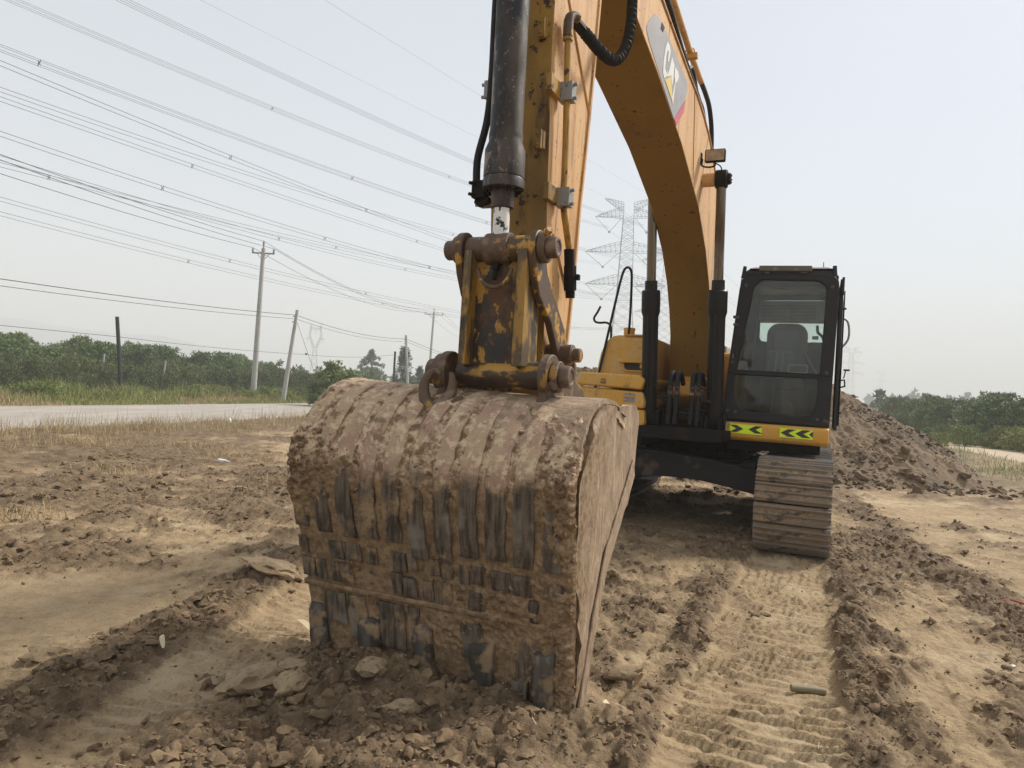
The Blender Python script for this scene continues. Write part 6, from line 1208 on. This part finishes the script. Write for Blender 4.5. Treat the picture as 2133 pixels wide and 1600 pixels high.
leafstrip(.07, .010, 'husk', 'husk', 1.64, 5.95, 1.2, 'small pale curled leaf in front of the right-hand track', 1.1, .06)
w = MB(); w.lathe((0, 0, 0), (1, 0, 0), [(0, .02), (.01, .033), (.10, .032), (.12, .03), (.16, .012), (.18, .012)], 16); thing(w, 'plastic_bottle', 'plasticwhite', (-4.62, 11.5, gz(-4.6, 11.5)+.04), (0, .1, .25), 'crumpled clear plastic bottle on the churned soil at left', 'bottle')
vv, Fi = lumps(3, 1, .5); o = npmesh('plastic_bag', vv[0]*np.array([.085, .075, .08]), Fi, ['plasticwhite'], label='white plastic bag caught in the dry grass beside the road', category='plastic bag'); o.location = (-7.55, 19.4, gz(-7.55, 19.4)+.16)
w = MB(); w.tube([(-.09, 0, .01), (-.03, .02, .02), (.03, -.01, .015), (.10, .02, .01)], .008, 6, smooth=4); thing(w, 'red_strap', 'red', (3.93, 5.5, gz(3.93, 5.5)+.01), (0, 0, -.4), 'scrap of red strap at the right edge of the sand', 'scrap')
w = MB(); w.box((0, 0, 0), (.03, .018, .012)); thing(w, 'pebble', 'plasticwhite', (2.93, 4.1, gz(2.93, 4.1)+.01), (.1, 0, .3), 'single bright white pebble on the rippled sand at right', 'pebble', .005)
for (x, y, s__, lb) in ((-6.05, 12.9, .05, 'left of the plastic bottle'), (-4.5, 13.6, .05, 'above the plastic bottle, near the dry grass'), (-3.4, 12.0, .04, 'right of the plastic bottle'), (10.6, 17.8, .06, 'on the foot of the soil heap at right')):
    vv, Fi = lumps(2, 1, .3); o = npmesh('stone', vv[0]*s__*np.array([1.3, 1, .7]), Fi, ['slab' if s__ < .06 else 'plasticwhite'], label='pale stone lying '+lb, category='stone', group='pale stones on the churned soil'); o.location = (x, y, max(gz(x, y), float(mound_h(np.array([x]), np.array([y]))[0]) if y > 14 else -1)+s__*.4)
for (px_, d_, h_, lb) in ((-.612, 40, 2.15, 'leftmost of the row, by the left edge'), (-.572, 40, 2.2, 'just left of the black post'), (-.486, 41, 2.0, 'between the black post and the tall pole')):
    x, y = px_*d_, d_; w = MB(); w.tube([(0, 0, -.1), (.05, 0, h_)], .05, 8); thing(w, 'fence_post', 'concrete', (x, y, gz(x, y)), (0, .06, 0), 'short white concrete post, '+lb, 'post', group='white posts in the orchard edge')

# ---- hills and haze ----------------------------------------------
M['hill'] = mk('hill_forest', (.06, .075, .06), [], .9)
hx = np.linspace(-1800, -350, 90); hy = np.linspace(1250, 1750, 14); HX, HY = np.meshgrid(hx, hy); prof = 100*np.exp(-((HX+1150)/430)**2)+70*np.exp(-((HX+700)/160)**2)*.5+12*fbm(HX*.006, HY*.006, 4)
HZ = np.clip(prof*np.sin(PI*np.clip((HY-1250)/500, 0, 1))-2, -2, None); idx = np.arange(HX.size).reshape(HX.shape)
npmesh('hills', np.stack([HX.ravel(), HY.ravel(), HZ.ravel()], 1), np.stack([idx[:-1, :-1], idx[:-1, 1:], idx[1:, 1:], idx[1:, :-1]], -1).reshape(-1, 4), ['hill'], kind='structure')
w = MB(); w.box((0, 0, 73), (3900, 3900, 148)); hz = w.build('haze', [], kind='stuff', label='thin grey haze over the fields', category='haze')
mt = bpy.data.materials.new('haze_air'); mt.use_nodes = True; t = mt.node_tree; t.nodes.clear(); o_ = N(t, 'ShaderNodeOutputMaterial'); pv_ = N(t, 'ShaderNodeVolumePrincipled')
pv_.inputs['Color'].default_value = (.93, .945, .955, 1); pv_.inputs['Density'].default_value = .0017; pv_.inputs['Anisotropy'].default_value = 0; t.links.new(pv_.outputs[0], o_.inputs['Volume'])
hz.data.materials.clear(); hz.data.materials.append(mt)

# labels that single out each repeat: counted from the left of the picture within its row
ORD = 'first second third fourth fifth sixth seventh eighth ninth tenth eleventh twelfth thirteenth fourteenth fifteenth sixteenth seventeenth eighteenth nineteenth twentieth'.split()
TENS = {2: 'twenty', 3: 'thirty', 4: 'forty', 5: 'fifty', 6: 'sixty', 7: 'seventy', 8: 'eighty', 9: 'ninety'}; TO = {2: 'twentieth', 3: 'thirtieth', 4: 'fortieth', 5: 'fiftieth', 6: 'sixtieth', 7: 'seventieth', 8: 'eightieth', 9: 'ninetieth'}
def ordn(n):
    if n < 100: return ORD[n-1] if n <= 20 else (TO[n//10] if n % 10 == 0 else TENS[n//10]+'-'+ORD[n % 10-1])
    return 'hundred-and-'+ordn(n-100) if n > 100 else 'hundredth'
groups = {}
for o in bpy.data.objects:
    if o.parent is None and o.get('group') in ('orchard trees behind the road', 'feathery shrubs in front of the orchard', 'low weed bushes on the far verge', 'dense bushes on the right', 'yellow-green weeds before the right-hand bushes', 'hazy wires beyond the nearest pylon'):
        lab = o['label']; key = (o['group'], 'front-row' in lab, 'second-row' in lab, lab.startswith('front dense')); groups.setdefault(key, []).append(o)
for key, L_ in groups.items():
    g_ = key[0]
    if g_.startswith('hazy'):
        for i, o in enumerate(sorted(L_, key=lambda o: -max(v.co.z for v in o.data.vertices))): o['label'] = ordn(i+1)+' highest of the hazy wires receding beyond the nearest pylon'
        continue
    L_.sort(key=lambda o: o.location.x/o.location.y)
    for i, o in enumerate(L_):
        if g_.startswith('orchard'): d = 'front-row' if key[1] else ('second-row' if key[2] else 'rear-row'); o['label'] = f'{ordn(i+1)} from the left of the {d} green orchard trees'
        elif g_.startswith('feathery'): o['label'] = f'{ordn(i+1)} from the left of the feathery shrubs in front of the orchard'
        elif g_.startswith('low weed'): o['label'] = f'{ordn(i+1)} from the left of the yellow-green weed bushes on the verge'
        elif g_.startswith('yellow'): o['label'] = f'{ordn(i+1)} from the left of the yellow-green weed clumps before the right-hand bushes'
        else: o['label'] = f'{ordn(i+1)} from the left of the {"front" if key[3] else "rear"} dense bushes at right'
